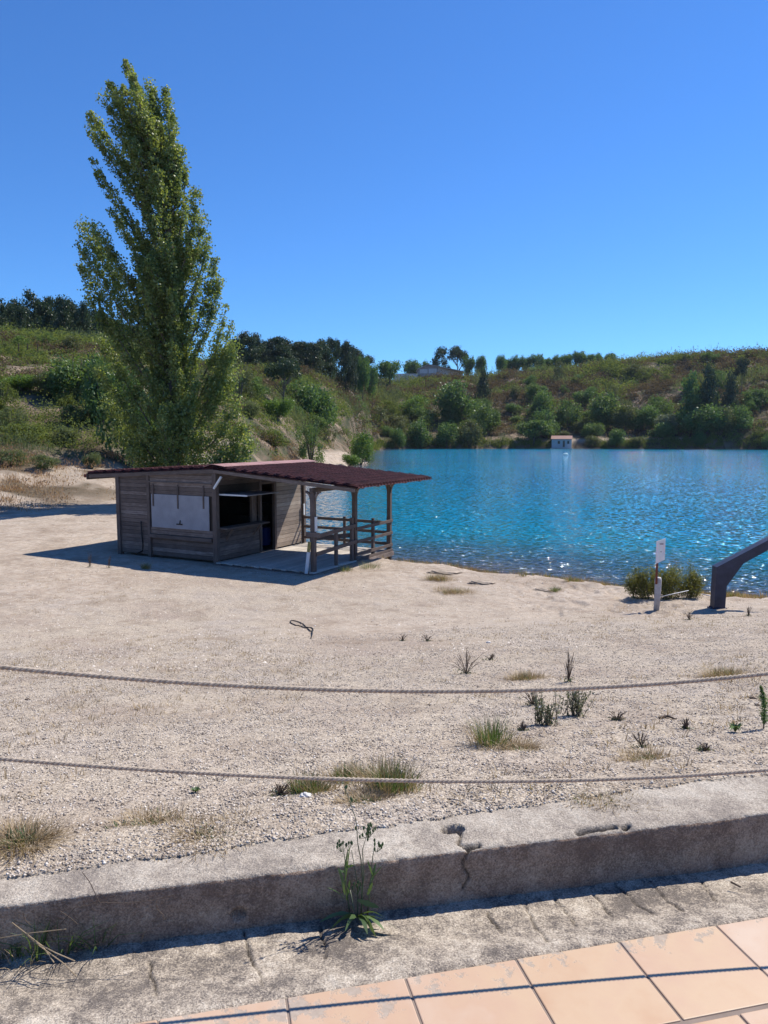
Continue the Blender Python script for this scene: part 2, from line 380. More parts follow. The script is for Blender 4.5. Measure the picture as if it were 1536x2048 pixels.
M['bright'] = m_leaf('bright_leaf', (.075, .15, .035), (.16, .26, .065), .45, nscale=1.6)
M['olive'] = m_leaf('olive_leaf', (.07, .095, .04), (.17, .19, .085), .35, nscale=1.6)
M['silver'] = m_leaf('silver_leaf', (.12, .15, .10), (.24, .28, .19), .3, nscale=1.6)
M['pine'] = m_leaf('pine_needles', (.025, .05, .034), (.065, .10, .055), .3, nscale=1.6)
M['pine2'] = m_leaf('grey_pine_needles', (.035, .055, .038), (.08, .105, .065), .25, nscale=1.6)
M['scrubg'] = m_leaf('broom_scrub', (.088, .122, .066), (.20, .24, .14), .4, nscale=.12, gl=0)
M['scrubo'] = m_leaf('olive_scrub', (.095, .135, .05), (.20, .245, .09), .42, nscale=.08, gl=0)
M['heath'] = m_leaf('brown_heather', (.088, .07, .052), (.175, .135, .10), .3, nscale=.1, gl=0)
M['drygrass'] = m_leaf('dry_grass', (.20, .13, .075), (.42, .32, .19), .3, nscale=.5)
M['redgrass'] = m_leaf('reddish_dry_grass', (.26, .15, .10), (.44, .30, .20), .35, nscale=.3)
M['weed'] = m_leaf('weed_green', (.05, .10, .04), (.14, .21, .085), .4, nscale=9)
M['weedgrey'] = m_leaf('grey_green_weed', (.08, .10, .07), (.18, .21, .14), .35, nscale=9)
M['straw'] = m_leaf('straw', (.22, .15, .085), (.48, .38, .25), .25, nscale=9)
M['twig'] = m_plain('dry_twig', (.11, .08, .06), .9, .3, 20)
M['plaster'] = m_plain('white_plaster', (.50, .49, .50), .8, .07, 1)
M['greywall'] = m_plain('grey_render', (.52, .49, .49), .9, .12, .4)
M['dkgable'] = m_plain('grey_gable_boards', (.30, .27, .26), .9, .15, 1)
M['barnroof'] = m_plain('pale_sheet_roof', (.36, .32, .30), .8, .1, 1)
M['rooftile'] = m_plain('orange_roof_tiles', (.30, .18, .15), .8, .2, 3)
M['glass'] = m_plain('dark_window', (.02, .025, .035), .15, .1, 2, 0, .5)
M['sandrock'] = m_plain('sandstone', (.33, .27, .21), .95, .3, 5, .01)
M['stone'] = m_plain('white_stone', (.62, .60, .57), .8, .12, 20, .004)
M['pebble'] = (lambda t: t.pbr(t.ramp(t.island(), [(0, (.16, .13, .11)), (.22, (.35, .295, .245)), (.6, (.49, .42, .35)), (.9, (.59, .52, .45)), (1, (.72, .67, .61))]), .9, None, .15))(NT('pebble'))

# ------------------------------------------------------------------ ground sheet
def build_ground():
    azs = np.concatenate([np.linspace(-180, -45, 28)[:-1], np.linspace(-45, -31, 15)[:-1], np.linspace(-31, 31, 520), np.linspace(31, 45, 15)[1:], np.linspace(45, 180, 28)[1:]])
    A = np.radians(azs); Rr = np.concatenate([[.3, .8, 1.4], np.geomspace(2.0, 420, 900), [480, 600, 900, 1500]])
    AA, RR = np.meshgrid(A, Rr); X = RR * np.sin(AA); Y = RR * np.cos(AA)
    z, sd, s, r, az, fr, cr = ground(X, Y, True)
    nr, na = X.shape
    near = np.exp(-(np.clip(s - .2, 0, None) / 8) ** 2)
    z = z + (fbm(X * 14, Y * 14, 3) - .5) * .012 * near * (s > .22)
    V = np.stack([X, Y, z], -1).reshape(-1, 3)
    i = np.arange(nr - 1)[:, None] * na + np.arange(na - 1)[None]; i = i.ravel()
    F = np.stack([i, i + 1, i + na + 1, i + na], 1)[:, ::-1]
    me = mesh_np('ground', V, F, True)
    n1 = fbm(X * .25 + 9, Y * .25, 4); n2 = fbm(X * .06, Y * .06 + 11, 4); n3 = fbm(X * 1.1 + 4, Y * 1.1, 4)
    # gravel mask : near the kerb & left; sandy near the shore / right
    lf = 1 - sst(R(-14), R(-11), az)
    g = 1 - sst(5, 17, s + 8 * (n1 - .5) * 2 + .35 * X)
    t = (r - fr)
    veg = sst(-1.5, 5, t - 8 * lf + 9 * (n2 - .5))
    bare = sst(.56, .66, fbm(X * .04 + 2, Y * .04 + 7, 4)) * (1 - sst(0, 40, t - 5))
    veg = veg * (1 - .85 * bare)
    # far sandy track along the opposite shore
    track = np.exp(-((t - 1.5 + 2.5 * np.sin(X * .06)) / 1.6) ** 2) * (r > 150) * sst(-30, -5, X)
    veg = np.where(r > 150, sst(-3.5, -.5, t), veg) * (1 - track)
    # left track between r 31 and 36
    wet = np.exp(-(sd / .35) ** 2) * .55 * (r < 60) + sst(.0, -1, sd) * .6 + .75 * np.exp(-(np.clip(sd, 0, 99) / 2.2) ** 2) * (r > 120)
    wet = wet + lf * sst(-3, 3, t) * (1 - sst(12, 20, t)) * (.15 + .75 * sst(.42, .60, fbm(X * .35 + 8, Y * .55, 4)))
    wet = np.clip(wet + .35 * sst(.62, .75, n3) * np.exp(-((sd - .9) / .8) ** 2), 0, 1)
    col = np.stack([g, veg, wet, np.ones_like(g)], -1).reshape(-1, 4)
    ca = me.color_attributes.new('mask', 'FLOAT_COLOR', 'POINT'); ca.data.foreach_set('color', col.astype(np.float32).ravel())
    return tag(add('ground', me, M['ground']), kind='structure')
build_ground()
def build_lake():
    A = np.radians(np.linspace(-20, 100, 420)); Rr = np.geomspace(13, 330, 360)
    AA, RR = np.meshgrid(A, Rr); X = RR * np.sin(AA); Y = RR * np.cos(AA); sd = sdf(X, Y)
    nr, na = X.shape; V = np.stack([X, Y, np.full_like(X, LZ)], -1).reshape(-1, 3)
    i = (np.arange(nr - 1)[:, None] * na + np.arange(na - 1)[None]).ravel()
    F = np.stack([i, i + na, i + na + 1, i + 1], 1)
    keep = (sd.ravel()[F].min(1) < 2.0); F = F[keep]
    used = np.unique(F); mp = np.zeros(len(V), int); mp[used] = np.arange(len(used))
    me = mesh_np('lake', V[used], mp[F][:, ::-1], True)
    d = np.clip(-sd, 0, None).ravel()[used]
    n = (fbm(X * .35, Y * .35, 3) - .5).ravel()[used]
    a = np.clip((d + 2.0 * n) / 9.0, 0, 1); b = sst(5, 16, d + 4 * n)
    c = np.stack([a, b, a * 0, a * 0 + 1], -1).astype(np.float32)
    ca = me.color_attributes.new('depth', 'FLOAT_COLOR', 'POINT'); ca.data.foreach_set('color', c.ravel())
    return tag(add('lake', me, M['water']), kind='structure')
build_lake()

# ------------------------------------------------------------------ terrace, gutter, kerb
TA = R(13.1); TO = np.array([.746, 2.23]); T1 = np.array([math.cos(TA), math.sin(TA)])
def terrace():
    m = MB(); S = .351; g = .0035
    for row in range(12):
        y1 = -row * (S * .965) - (g * 2 if row else 0); y0 = y1 - S * .965 + (g * 1.6 if row == 0 else 0)
        off = 0 if row % 2 == 0 else S * .47
        for c in range(-14, 12):
            x0 = c * S + off; dz = random.uniform(-.0008, .0008)
            a, b = (x0 + g, y0 + g, -.03), (x0 + S - g, y1, dz)
            m.box(a, b)
    o = m.build('terrace', M['tile'], bevel=.0035); o.location = (TO[0], TO[1], 0); o.rotation_euler = (0, 0, TA)
    tag(o, kind='structure')
    q = MB().box((-5, -4.3, -.2), (4.3, -.002, -.004)).build('terrace_grout', M['grout']); q.location = o.location; q.rotation_euler = o.rotation_euler
    tag(q, kind='structure')
terrace()
def kerb():
    S = np.concatenate([np.linspace(-7, -2.0, 60)[:-1], np.arange(-2.0, 2.6, .007), np.linspace(2.6, 7, 50)])
    # profile : (offset along KN, z) from face foot up and over
    foot = [(0.0, z) for z in np.linspace(-.12, .11, 24)]
    rnd = [(.001, .121), (.004, .1245), (.009, .126)]
    top = [(d, .126 + .0 * d) for d in np.linspace(.026, .34, 44)]
    prof = np.array(foot + rnd + top + [(.345, .05), (.345, -.15)])
    SS, PP = np.meshgrid(S, np.arange(len(prof)), indexing='ij')
    D = prof[PP, 0]; Z = prof[PP, 1].copy(); D = D.copy()
    isT = PP >= 24
    n = fbm(SS * 9, (D + Z) * 14 + 3, 5) - .5; nf = fbm(SS * 60 + 7, (D + Z) * 60, 2) - .5
    Z = Z + np.where(isT & (PP < 71), n * .008 + nf * .003, 0); D = D + np.where(~isT, n * .006 + nf * .004, 0)
    # ragged front arris
    arr = np.exp(-((PP - 25) / 2.6) ** 2); ch = np.clip(fbm(SS * 7 + 31, SS * 0 + 2, 4) - .5, 0, 1)
    arr = np.exp(-((PP - 25) / 1.8) ** 2); Z -= arr * (.012 * nf + ch * .02); D += arr * (ch * .02 + .016 * np.abs(nf))
    ktop = lambda px, py: (lambda P: ((P[:2] - K0) @ KD, (P[:2] - K0) @ KN))(onz(px, py, .125))
    # sagging/rise of kerb along its length
    Z = Z + np.where(Z > -.1, .008 * SS, 0)
    # post hole
    hs_, hd = ktop(905, 1660)
    rr_ = np.sqrt(((SS - hs_) / .05) ** 2 + ((D - hd) / .036) ** 2) + .25 * n
    Z -= np.where(isT, .11 * (1 - sst(.75, 1.0, rr_)), 0)
    # broken patch in front of the hole and crack down the face
    cs, cd = ktop(925, 1690)
    cr_ = np.abs(SS - cs - .012 * np.sin((Z + D) * 60) - .01 * (n)) ; g_ = np.exp(-(cr_ / .006) ** 2) * np.where(isT, D < hd, Z > -.02); CK = g_.copy(); Z -= np.where(isT, .018 * g_, 0); D += np.where(~isT, .010 * g_, 0)
    # long chipped slot on the arris
    for (pa, pb, dep) in ((1152, 1235, .03), (1243, 1260, .03), (930, 968, .022),):
        a, _ = ktop(pa, 1668 - (pa - 1150) * .125); b, _ = ktop(pb, 1668 - (pb - 1150) * .125)
        wv = sst(a - .01, a + .008, SS) * (1 - sst(b - .008, b + .01, SS)); c0 = 27.2 + 2.2 * (fbm(SS * 22 + pa, SS * 0, 3) - .5) + (1.2 if dep > .025 else 0); q = np.exp(-((PP - c0) / 1.35) ** 2) * sst(.30, .42, fbm(SS * 35 + pa, SS * 0 + 3, 2))
        Z -= wv * q * dep * 1.3; CK = np.maximum(CK, np.clip(wv * q * 1.5, 0, 1))
    # drain stain hole on the face
    P = onz(478, 1833, -.02); hs2 = (P[:2] - K0) @ KD
    q = np.sqrt(((SS - hs2) / .03) ** 2 + ((Z + .01) / .022) ** 2); D += np.where(~isT, .03 * (1 - sst(.5, 1, q + n)), 0)
    X = K0[0] + SS * KD[0] + D * KN[0]; Y = K0[1] + SS * KD[1] + D * KN[1]
    V = np.stack([X, Y, Z], -1).reshape(-1, 3); na = len(prof)
    i = (np.arange(len(S) - 1)[:, None] * na + np.arange(na - 1)[None]).ravel()
    F = np.stack([i, i + na, i + na + 1, i + 1], 1)
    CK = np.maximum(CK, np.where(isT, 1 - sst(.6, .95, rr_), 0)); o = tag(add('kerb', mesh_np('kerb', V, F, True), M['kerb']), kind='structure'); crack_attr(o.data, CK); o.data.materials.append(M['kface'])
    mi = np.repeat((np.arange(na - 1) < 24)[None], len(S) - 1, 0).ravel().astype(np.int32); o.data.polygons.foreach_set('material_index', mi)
def crack_attr(me, CK):
    c = CK.ravel().astype(np.float32); c = np.stack([c, c, c, c * 0 + 1], 1); ca = me.color_attributes.new('crack', 'FLOAT_COLOR', 'POINT'); ca.data.foreach_set('color', c.ravel())
def gutter():
    S = np.concatenate([np.linspace(-7, -2.1, 50)[:-1], np.arange(-2.1, 2.2, .006), np.linspace(2.2, 7, 40)])
    W = np.linspace(0, 1, 64)
    SS, WW = np.meshgrid(S, W, indexing='ij')
    # from tile edge (W=0) to kerb face (W=1)
    A = K0 + S[:, None] * KD + KN * .03
    # matching point on the tile edge : go from A along -KN until tile line
    TN = np.array([-T1[1], T1[0]]); t = ((A - TO) @ TN) / (KN @ TN)
    B = A - t[:, None] * KN + KN * .0
    X = B[:, 0:1] * (1 - W) + A[:, 0:1] * W; Y = B[:, 1:2] * (1 - W) + A[:, 1:2] * W
    n = fbm(X * 9, Y * 9 + 3, 5) - .5; nf = fbm(X * 45 + 5, Y * 45, 3) - .5
    Z = -.006 - .058 * sst(0, .75, W)[None] + .012 * n + .005 * nf * np.ones_like(X)
    Z = Z - .008 * (1 - sst(0, .05, WW))
    # cracks running across the strip
    CK = X * 0
    for px, py, qx, qy in ((1055, 1800, 1090, 1890), (1112, 1790, 1155, 1850), (1190, 1785, 1225, 1830), (1238, 1765, 1300, 1825), (1305, 1758, 1360, 1825), (1405, 1755, 1430, 1800), (975, 1820, 1000, 1860), (490, 1862, 520, 1975), (300, 1915, 310, 1990), (640, 1850, 655, 1910)):
        a = onz(px, py, -.05)[:2]; b = onz(qx, qy, -.04)[:2]; e = b - a
        tt = np.clip(((X - a[0]) * e[0] + (Y - a[1]) * e[1]) / (e @ e), -.05, 1.05)
        wob = .03 * (fbm(tt * 3 + px, tt * 0 + py, 4) - .5)
        d = np.abs((X - a[0] - tt * e[0] + wob)) + np.abs(Y - a[1] - tt * e[1]) * .4
        g_ = np.exp(-(d / .0042) ** 2) * (.5 + .5 * (fbm(X * 30 + px, Y * 30, 2) > .45)); Z = Z - .012 * g_; CK = np.maximum(CK, g_)
    V = np.stack([X, Y, Z], -1).reshape(-1, 3); na = len(W)
    i = (np.arange(len(S) - 1)[:, None] * na + np.arange(na - 1)[None]).ravel()
    F = np.stack([i, i + na, i + na + 1, i + 1], 1)[:, ::-1]
    o = tag(add('gutter', mesh_np('gutter', V, F, True), M['gutter']), kind='structure'); crack_attr(o.data, CK)
kerb(); gutter()

# ------------------------------------------------------------------ gravel pebbles (stuff)
def pebbles():
    n = 125000; rr = np.random.default_rng(11)
    px = rr.uniform(-30, 1566, n * 2); s = .14 + 8.5 * rr.random(n * 2) ** 1.35
    az = np.arctan((px - 768) / 1500)
    # solve y for distance s from the kerb along this azimuth
    c = np.tan(az); Y = (s + K0 @ KN) / (KN[1] + c * KN[0]); X = c * Y
    keep = (fbm(X * .7, Y * .7, 3) + .25 * rr.random(len(X)) > .42); X, Y, s = X[keep][:n], Y[keep][:n], s[keep][:n]
    n = len(X)
    k = (s > .16 + .13 * sst(-1.4, 1.6, X) + .05 * (fbm(X * 7, Y * 7, 3) - .5)); X, Y, s = X[k], Y[k], s[k]; n = len(X)
    z = ground(X, Y); z = np.where(s < .345, np.maximum(z, .122 + .008 * X), z)
    size = (.0023 + .0055 * rr.random(n) ** 3) * (1 + .05 * s)
    oc = np.array([(1, 0, 0), (0, 1, 0), (-1, 0, 0), (0, -1, 0), (0, 0, 1), (0, 0, -1)], float)
    V = oc[None] * size[:, None, None] * (1 + .5 * (rr.random((n, 6, 1)) - .5)) * np.array([1, 1, .6]) + rr.normal(size=(n, 6, 3)) * size[:, None, None] * .18
    a = rr.random(n) * 6.28; ca, sa = np.cos(a), np.sin(a)
    V = np.stack([V[..., 0] * ca[:, None] - V[..., 1] * sa[:, None], V[..., 0] * sa[:, None] + V[..., 1] * ca[:, None], V[..., 2]], -1)
    V += np.stack([X, Y, z + size * .2], -1)[:, None]
    f = np.array([(0, 1, 4), (1, 2, 4), (2, 3, 4), (3, 0, 4), (1, 0, 5), (2, 1, 5), (3, 2, 5), (0, 3, 5)])
    F = (np.arange(n)[:, None, None] * 6 + f[None]).reshape(-1, 3)
    o = add('gravel', mesh_np('gravel', V.reshape(-1, 3), F), M['pebble'])
    tag(o, 'pale loose gravel strewn over the sloping ground beyond the kerb', 'gravel', kind='stuff')
pebbles()
def grit():
    rr = np.random.default_rng(77); n = 26000
    px = rr.uniform(-30, 1566, n); s = 6 + 13 * rr.random(n) ** 1.1; c = (px - 768) / 1500; Y = (s + K0 @ KN) / (KN[1] + c * KN[0]); X = c * Y; sd = sdf(X, Y)
    k = (sd > .2) & (fbm(X * .8 + 4, Y * .8, 3) + .5 * rr.random(n) > .62); X, Y, s = X[k], Y[k], s[k]; n = len(X); z = ground(X, Y); size = .006 + .012 * rr.random(n) ** 3
    oc = np.array([(1, 0, 0), (0, 1, 0), (-1, 0, 0), (0, -1, 0), (0, 0, .8)], float)
    V = oc[None] * size[:, None, None] + rr.normal(size=(n, 5, 3)) * size[:, None, None] * .25 + np.stack([X, Y, z], -1)[:, None]
    f = np.array([(0, 1, 4), (1, 2, 4), (2, 3, 4), (3, 0, 4)]); F = (np.arange(n)[:, None, None] * 5 + f[None]).reshape(-1, 3)
    tag(add('beach_grit', mesh_np('beach_grit', V.reshape(-1, 3), F), M['pebble']), 'scattered coarse grit over the sandy beach towards the lake', 'gravel', kind='stuff')
    n = 3200; px = rr.uniform(-30, 1566, n); s = .35 + 16 * rr.random(n) ** .85; c = (px - 768) / 1500; Y = (s + K0 @ KN) / (KN[1] + c * KN[0]); X = c * Y; sd = sdf(X, Y)
    k = (sd > .2) & (fbm(X * .45 + 14, Y * .45, 3) + .3 * rr.random(n) > .70); X, Y = X[k], Y[k]
    blades('dry_stubble', np.stack([X, Y, ground(X, Y)], 1), 16, .07, .05, .0045, 'straw', 'thin dry stubble sprinkled over the beach', 'grass', lean=1.5)
# ------------------------------------------------------------------ rope fence
def rope(points, r, name, label, strands=3, pitch=.044, mat='rope', cat='rope', group=None):
    P = np.array(points); seg = np.concatenate([[0], np.cumsum(np.linalg.norm(np.diff(P, axis=0), axis=1))])
    s = np.arange(0, seg[-1], pitch / 9); Q = np.stack([np.interp(s, seg, P[:, i]) for i in range(3)], 1)
    T = np.gradient(Q, axis=0); T /= np.linalg.norm(T, axis=1)[:, None]
    U = np.cross(T, [0, 0, 1.]); U /= np.linalg.norm(U, axis=1)[:, None]; W = np.cross(U, T)
    VV = []; FF = []; ns = 7; base = 0
    for k in range(strands):
        a = 2 * math.pi * (s / pitch + k / strands); C = Q + (U * np.cos(a)[:, None] + W * np.sin(a)[:, None]) * r * .54
        b = np.linspace(0, 2 * math.pi, ns, endpoint=False)
        V = C[:, None] + (U[:, None] * np.cos(b)[None, :, None] + W[:, None] * np.sin(b)[None, :, None]) * r * .5
        n = len(s); i = np.arange(n - 1)[:, None] * ns; j = np.arange(ns)[None]; j2 = (j + 1) % ns
        FF.append(np.stack([i + j, i + j2, i + ns + j2, i + ns + j], -1).reshape(-1, 4) + base); VV.append(V.reshape(-1, 3)); base += n * ns
    o = add(name, mesh_np(name, np.concatenate(VV), np.concatenate(FF), True), M[mat]); return tag(o, label, cat, group)
def rope_curve(pts, y0=2.185):
    px = np.array([p[0] for p in pts], float); py = np.array([p[1] for p in pts], float)
    co = np.polyfit((px - 768) / 768, py, 3); out = []
    for x in np.linspace(-700, 2300, 61):
        yy = np.polyval(co, np.clip((x - 768) / 768, -1.4, 1.4)); 
        d = ray(x, yy); t = y0 / (d[1] - .1145 * d[0]); out.append(np.array([0, 0, H]) + d * t)
    return out
up = rope_curve([(0, 1335), (200, 1352), (400, 1367), (600, 1378), (768, 1382), (900, 1383), (1100, 1379), (1300, 1368), (1420, 1358), (1536, 1348)], 2.08)
lo = rope_curve([(0, 1518), (200, 1532), (400, 1546), (600, 1556), (768, 1561), (900, 1563), (1100, 1561), (1300, 1555), (1420, 1548), (1536, 1540)])
rope(up, .0070, 'fence_rope', 'upper of the two twisted grey ropes strung across the foreground', group='ropes strung across the foreground')
rope(lo, .0064, 'fence_rope', 'lower of the two twisted grey ropes, closer to the kerb', group='ropes strung across the foreground')

# ------------------------------------------------------------------ beach hut
HC = (-4.504, 19.986, -1.8); HA = -.494
hut = empty('beach_hut', HC, HA, 'low weathered timber snack hut with maroon roof and open veranda by the lake', 'hut')
W_, L_, U_, UO, UL, ZR, ZE, ZL = 3.61, 4.08, 3.17, 4.46, 4.81, 2.50, 2.13, 2.25
def boards(mb, axis, a, b, z0, z1, plane, th=.022, bh=.112, out=1):
    z = z0
    while z < z1 - .01:
        zt = min(z + bh - .007, z1); o = random.uniform(-.003, .003)
        p0, p1 = plane + o, plane + out * th + o; lo_, hi_ = min(p0, p1), max(p0, p1)
        aa = a + random.uniform(0, .006); bb = b - random.uniform(0, .006)
        if axis == 'x': mb.box((aa, lo_, z), (bb, hi_, zt), .0012)
        else: mb.box((lo_, aa, z), (hi_, bb, zt), .0012)
        z += bh
    return mb
# front wall (plane y=0, facing -y)
def roofz(u): return ZR - (ZR - ZE) * u / UO if u > 0 else ZR + (ZR - ZL) * u / UL
m = MB(); boards(m, 'x', -3.56, -2.47, .02, 2.27, .0, out=-1); boards(m, 'x', -2.37, -.06, .02, .5, .03, out=-1)
boards(m, 'x', -2.37, -.06, .63, .82, .0, out=-1); boards(m, 'x', -2.37, -.06, 1.76, 2.36, .0, out=-1)
m.build('front_wall', M['wx'], hut, .003)
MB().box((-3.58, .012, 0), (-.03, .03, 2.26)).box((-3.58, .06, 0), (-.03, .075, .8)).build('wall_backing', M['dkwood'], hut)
# left and back walls
m = MB(); boards(m, 'y', .05, 4.0, .02, 2.24, -3.60, out=-1); m.build('left_wall', M['wy'], hut, .003)
m = MB(); boards(m, 'x', -3.55, -.05, .02, 2.36, 4.06, out=1); m.build('back_wall', M['wx'], hut, .003)
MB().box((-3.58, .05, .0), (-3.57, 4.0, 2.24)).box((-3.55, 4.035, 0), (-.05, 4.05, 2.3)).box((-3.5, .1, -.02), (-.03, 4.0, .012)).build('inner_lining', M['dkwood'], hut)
# veranda wall (plane x=0, facing +x): counter opening, door, boarded part
m = MB(); boards(m, 'y', .07, 1.84, .02, .86, .0, bh=.122); m.build('counter_wall', M['wy'], hut, .003)
m = MB(); boards(m, 'y', 2.66, 4.0, .03, 2.44, .0, bh=.122); m.build('veranda_wall', M['wyl'], hut, .003)
m = MB(); boards(m, 'y', .07, 2.5, 2.06, 2.46, .0, bh=.122); m.build('lintel_boards', M['wy'], hut, .003)
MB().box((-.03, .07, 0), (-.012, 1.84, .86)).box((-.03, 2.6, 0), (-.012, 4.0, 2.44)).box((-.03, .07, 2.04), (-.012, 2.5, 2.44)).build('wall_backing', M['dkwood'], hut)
MB().box((-.05, .06, .875), (.34, 1.92, .915)).build('counter', M['wy'], hut, .004)
for v in (.4, 1.6): MB().beam((.0, v, .55), (.26, v, .86), .05, .06).build('counter_bracket', M['wz'], hut)
# raised shutter over the counter
sh = MB().box((.03, .10, 1.80), (1.0, 1.48, 1.825)).build('raised_shutter', M['panel'], hut)
MB().box((.03, .075, 1.793), (1.0, .098, 1.832)).build('edge_strip', M['white'], sh)
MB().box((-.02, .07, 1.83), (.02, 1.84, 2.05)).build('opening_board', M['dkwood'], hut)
# upright posts
def post(x, y, z0, z1, w=.11, mat='wz', tilt=0): return MB().box((x - w / 2, y - w / 2, z0), (x + w / 2 + tilt, y + w / 2, z1), .002).build('post', M[mat], hut, .006)
post(-3.61, -.01, -.1, 2.22, .13); post(-2.42, -.01, -.1, 2.30, .10); post(-.0, -.0, -.12, 2.42, .135)
post(.0, 1.90, 0, 2.40, .09); post(.0, 2.60, 0, 2.42, .10); post(-3.61, 4.07, -.3, 2.2, .11); post(.02, 4.10, -.4, 2.42, .11)
MB().box((-.06, 1.96, 1.98), (.05, 2.545, 2.05)).build('door_head', M['wy'], hut, .003)
MB().box((-.13, 1.60, .05), (-.05, 1.82, 1.98)).build('inner_stud', M['wz'], hut)
# dark furniture seen inside the hut
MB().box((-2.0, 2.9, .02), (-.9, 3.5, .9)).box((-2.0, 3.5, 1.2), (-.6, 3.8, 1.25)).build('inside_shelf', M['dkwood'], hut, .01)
MB().tube([(-.75, 3.1, .02), (-.75, 3.1, .55)], .2, 14).build('blue_drum', m_plain('blue_plastic', (.02, .06, .3), .4, .1), hut)
# serving hatch on the front wall
fr = MB().box((-2.31, -.045, .82), (-.20, -.024, 1.755)).build('hatch_panel', M['panel'], hut, .003)
for u in (-2.22, -1.30, -.38):
    MB().box((u - .022, -.066, 1.42 if u != -1.30 else 1.38), (u + .022, -.047, 2.04), .003).build('strap', M['wz'], fr, .002)
MB().box((-1.36, -.075, .935), (-1.16, -.046, .965)).beam((-1.25, -.06, .95), (-1.22, -.065, 1.06), .02, .02).build('handle', M['black'], fr)
MB().box((-2.37, -.10, .52), (-.09, -.0, .62), .004).build('sill_beam', M['wx'], hut, .005)
MB().box((-2.37, -.06, 2.08), (-.1, -.024, 2.11)).build('hatch_rail', M['wx'], hut)
MB().tube([(-2.72 + .03 * math.sin(t * 3), -.05 - .02 * math.sin(t * 5), .95 - .85 * t) for t in np.linspace(0, 1, 14)] + [(-2.9, -.06, .02)], .018, 7).build('black_hose', M['black'], hut, smooth=True)
# frame beams
m = MB(); m.beam((-UL + .05, -.06, roofz(-UL) - .06), (0, -.06, ZR - .06), .045, .11); m.beam((0, -.06, ZR - .06), (UO - .1, -.06, roofz(UO) - .05), .045, .085)
m.build('front_rafter', M['wx'], hut, .004)
m = MB()
for v in (.8, 1.6, 2.4, 3.2, 4.12):
    m.beam((-UL + .08, v, roofz(-UL) - .09), (0, v, ZR - .09), .05, .12); m.beam((0, v, ZR - .09), (UO - .35, v, roofz(UO - .35) - .055), .05, .09)
m.build('rafters', M['wx'], hut)
MB().beam((3.12, -.1, roofz(3.12) - .2), (3.12, 4.2, roofz(3.12) - .2), .09, .11).build('plate_beam', M['wy'], hut, .004)
MB().beam((-3.61, -.0, 2.16), (-3.61, 4.2, 2.16), .08, .08).build('plate_beam', M['wy'], hut, .004)
# roof sheets with ribs running down the slope and stepped rows
def roof_sheet(name, u0, u1, v0, v1, mat, flat=False):
    PR = .17; pf = ((.0, 0), (.06, 1), (.46, 1), (.56, 0), (.8, 0)); vs = np.array([v0 + PR * (k + a) for k in range(int((v1 - v0) / PR)) for a, _ in pf]); pz = np.array([b for k in range(int((v1 - v0) / PR)) for _, b in pf]) * .062; nv = len(vs); rows = 13; us = []; st = []
    for k in range(rows):
        for q in (0, .5, .97): us.append(u0 + (u1 - u0) * (k + q) / rows); st.append(.032 * (1 - q))
    us.append(u1); st.append(0); us = np.array(us); st = np.array(st)
    UU, VV = np.meshgrid(us, vs, indexing='ij')
    ph = VV / .18
    Z = np.vectorize(roofz)(UU) + .02 + st[:, None] * 1.0 + pz[None]
    nu = len(us); V = np.stack([UU, VV, Z], -1).reshape(-1, 3)
    V2 = V.copy(); V2[:, 2] = np.vectorize(roofz)(UU).ravel() + .005
    i = (np.arange(nu - 1)[:, None] * nv + np.arange(nv - 1)[None]).ravel()
    F = np.stack([i, i + nv, i + nv + 1, i + 1], 1)
    F2 = F[:, ::-1] + len(V); side = []
    for j in range(nu - 1):
        for c in (0, nv - 1): a = j * nv + c; b = a + nv; side.append((a, b, b + len(V), a + len(V)))
    for j in range(nv - 1):
        for rr_ in (0, nu - 1): a = rr_ * nv + j; b = a + 1; side.append((a, b, b + len(V), a + len(V)))
    o = add(name, mesh_np(name, np.concatenate([V, V2]), np.concatenate([F, F2, np.array(side)])), M[mat], hut)
    return o
roof_sheet('roof_sheet', .0, UO, -.08, L_ + .2, 'roof'); roof_sheet('roof_sheet', -.0, -UL, -.08, L_ + .2, 'roof')
m = MB(); v0, v1 = -.12, L_ + .22
for k in range(12):
    a = v0 + (v1 - v0) * k / 12; b = v0 + (v1 - v0) * (k + 1) / 12 + .02
    pr = [(-.3, roofz(-.3) + .075), (-.06, ZR + .13), (.06, ZR + .13), (.42, roofz(.42) + .115)]
    pr2 = [(x, z - .012) for x, z in pr[::-1]]
    m.prism([(x, a, z + .003 * (k % 2)) for x, z in pr + pr2], (0, b - a, 0))
m.build('ridge_cap', M['ridge'], hut)
m = MB(); m.box((-UL - .03, -.1, ZL - .16), (-UL + .0, L_ + .2, ZL + .02)); m.build('fascia_board', M['wy'], hut, .004)
MB().tube([(-UL - .08, -.12, ZL - .05), (-UL - .08, L_ + .2, ZL - .04)], .05, 10).build('roof_gutter', M['rust'], hut, smooth=True)
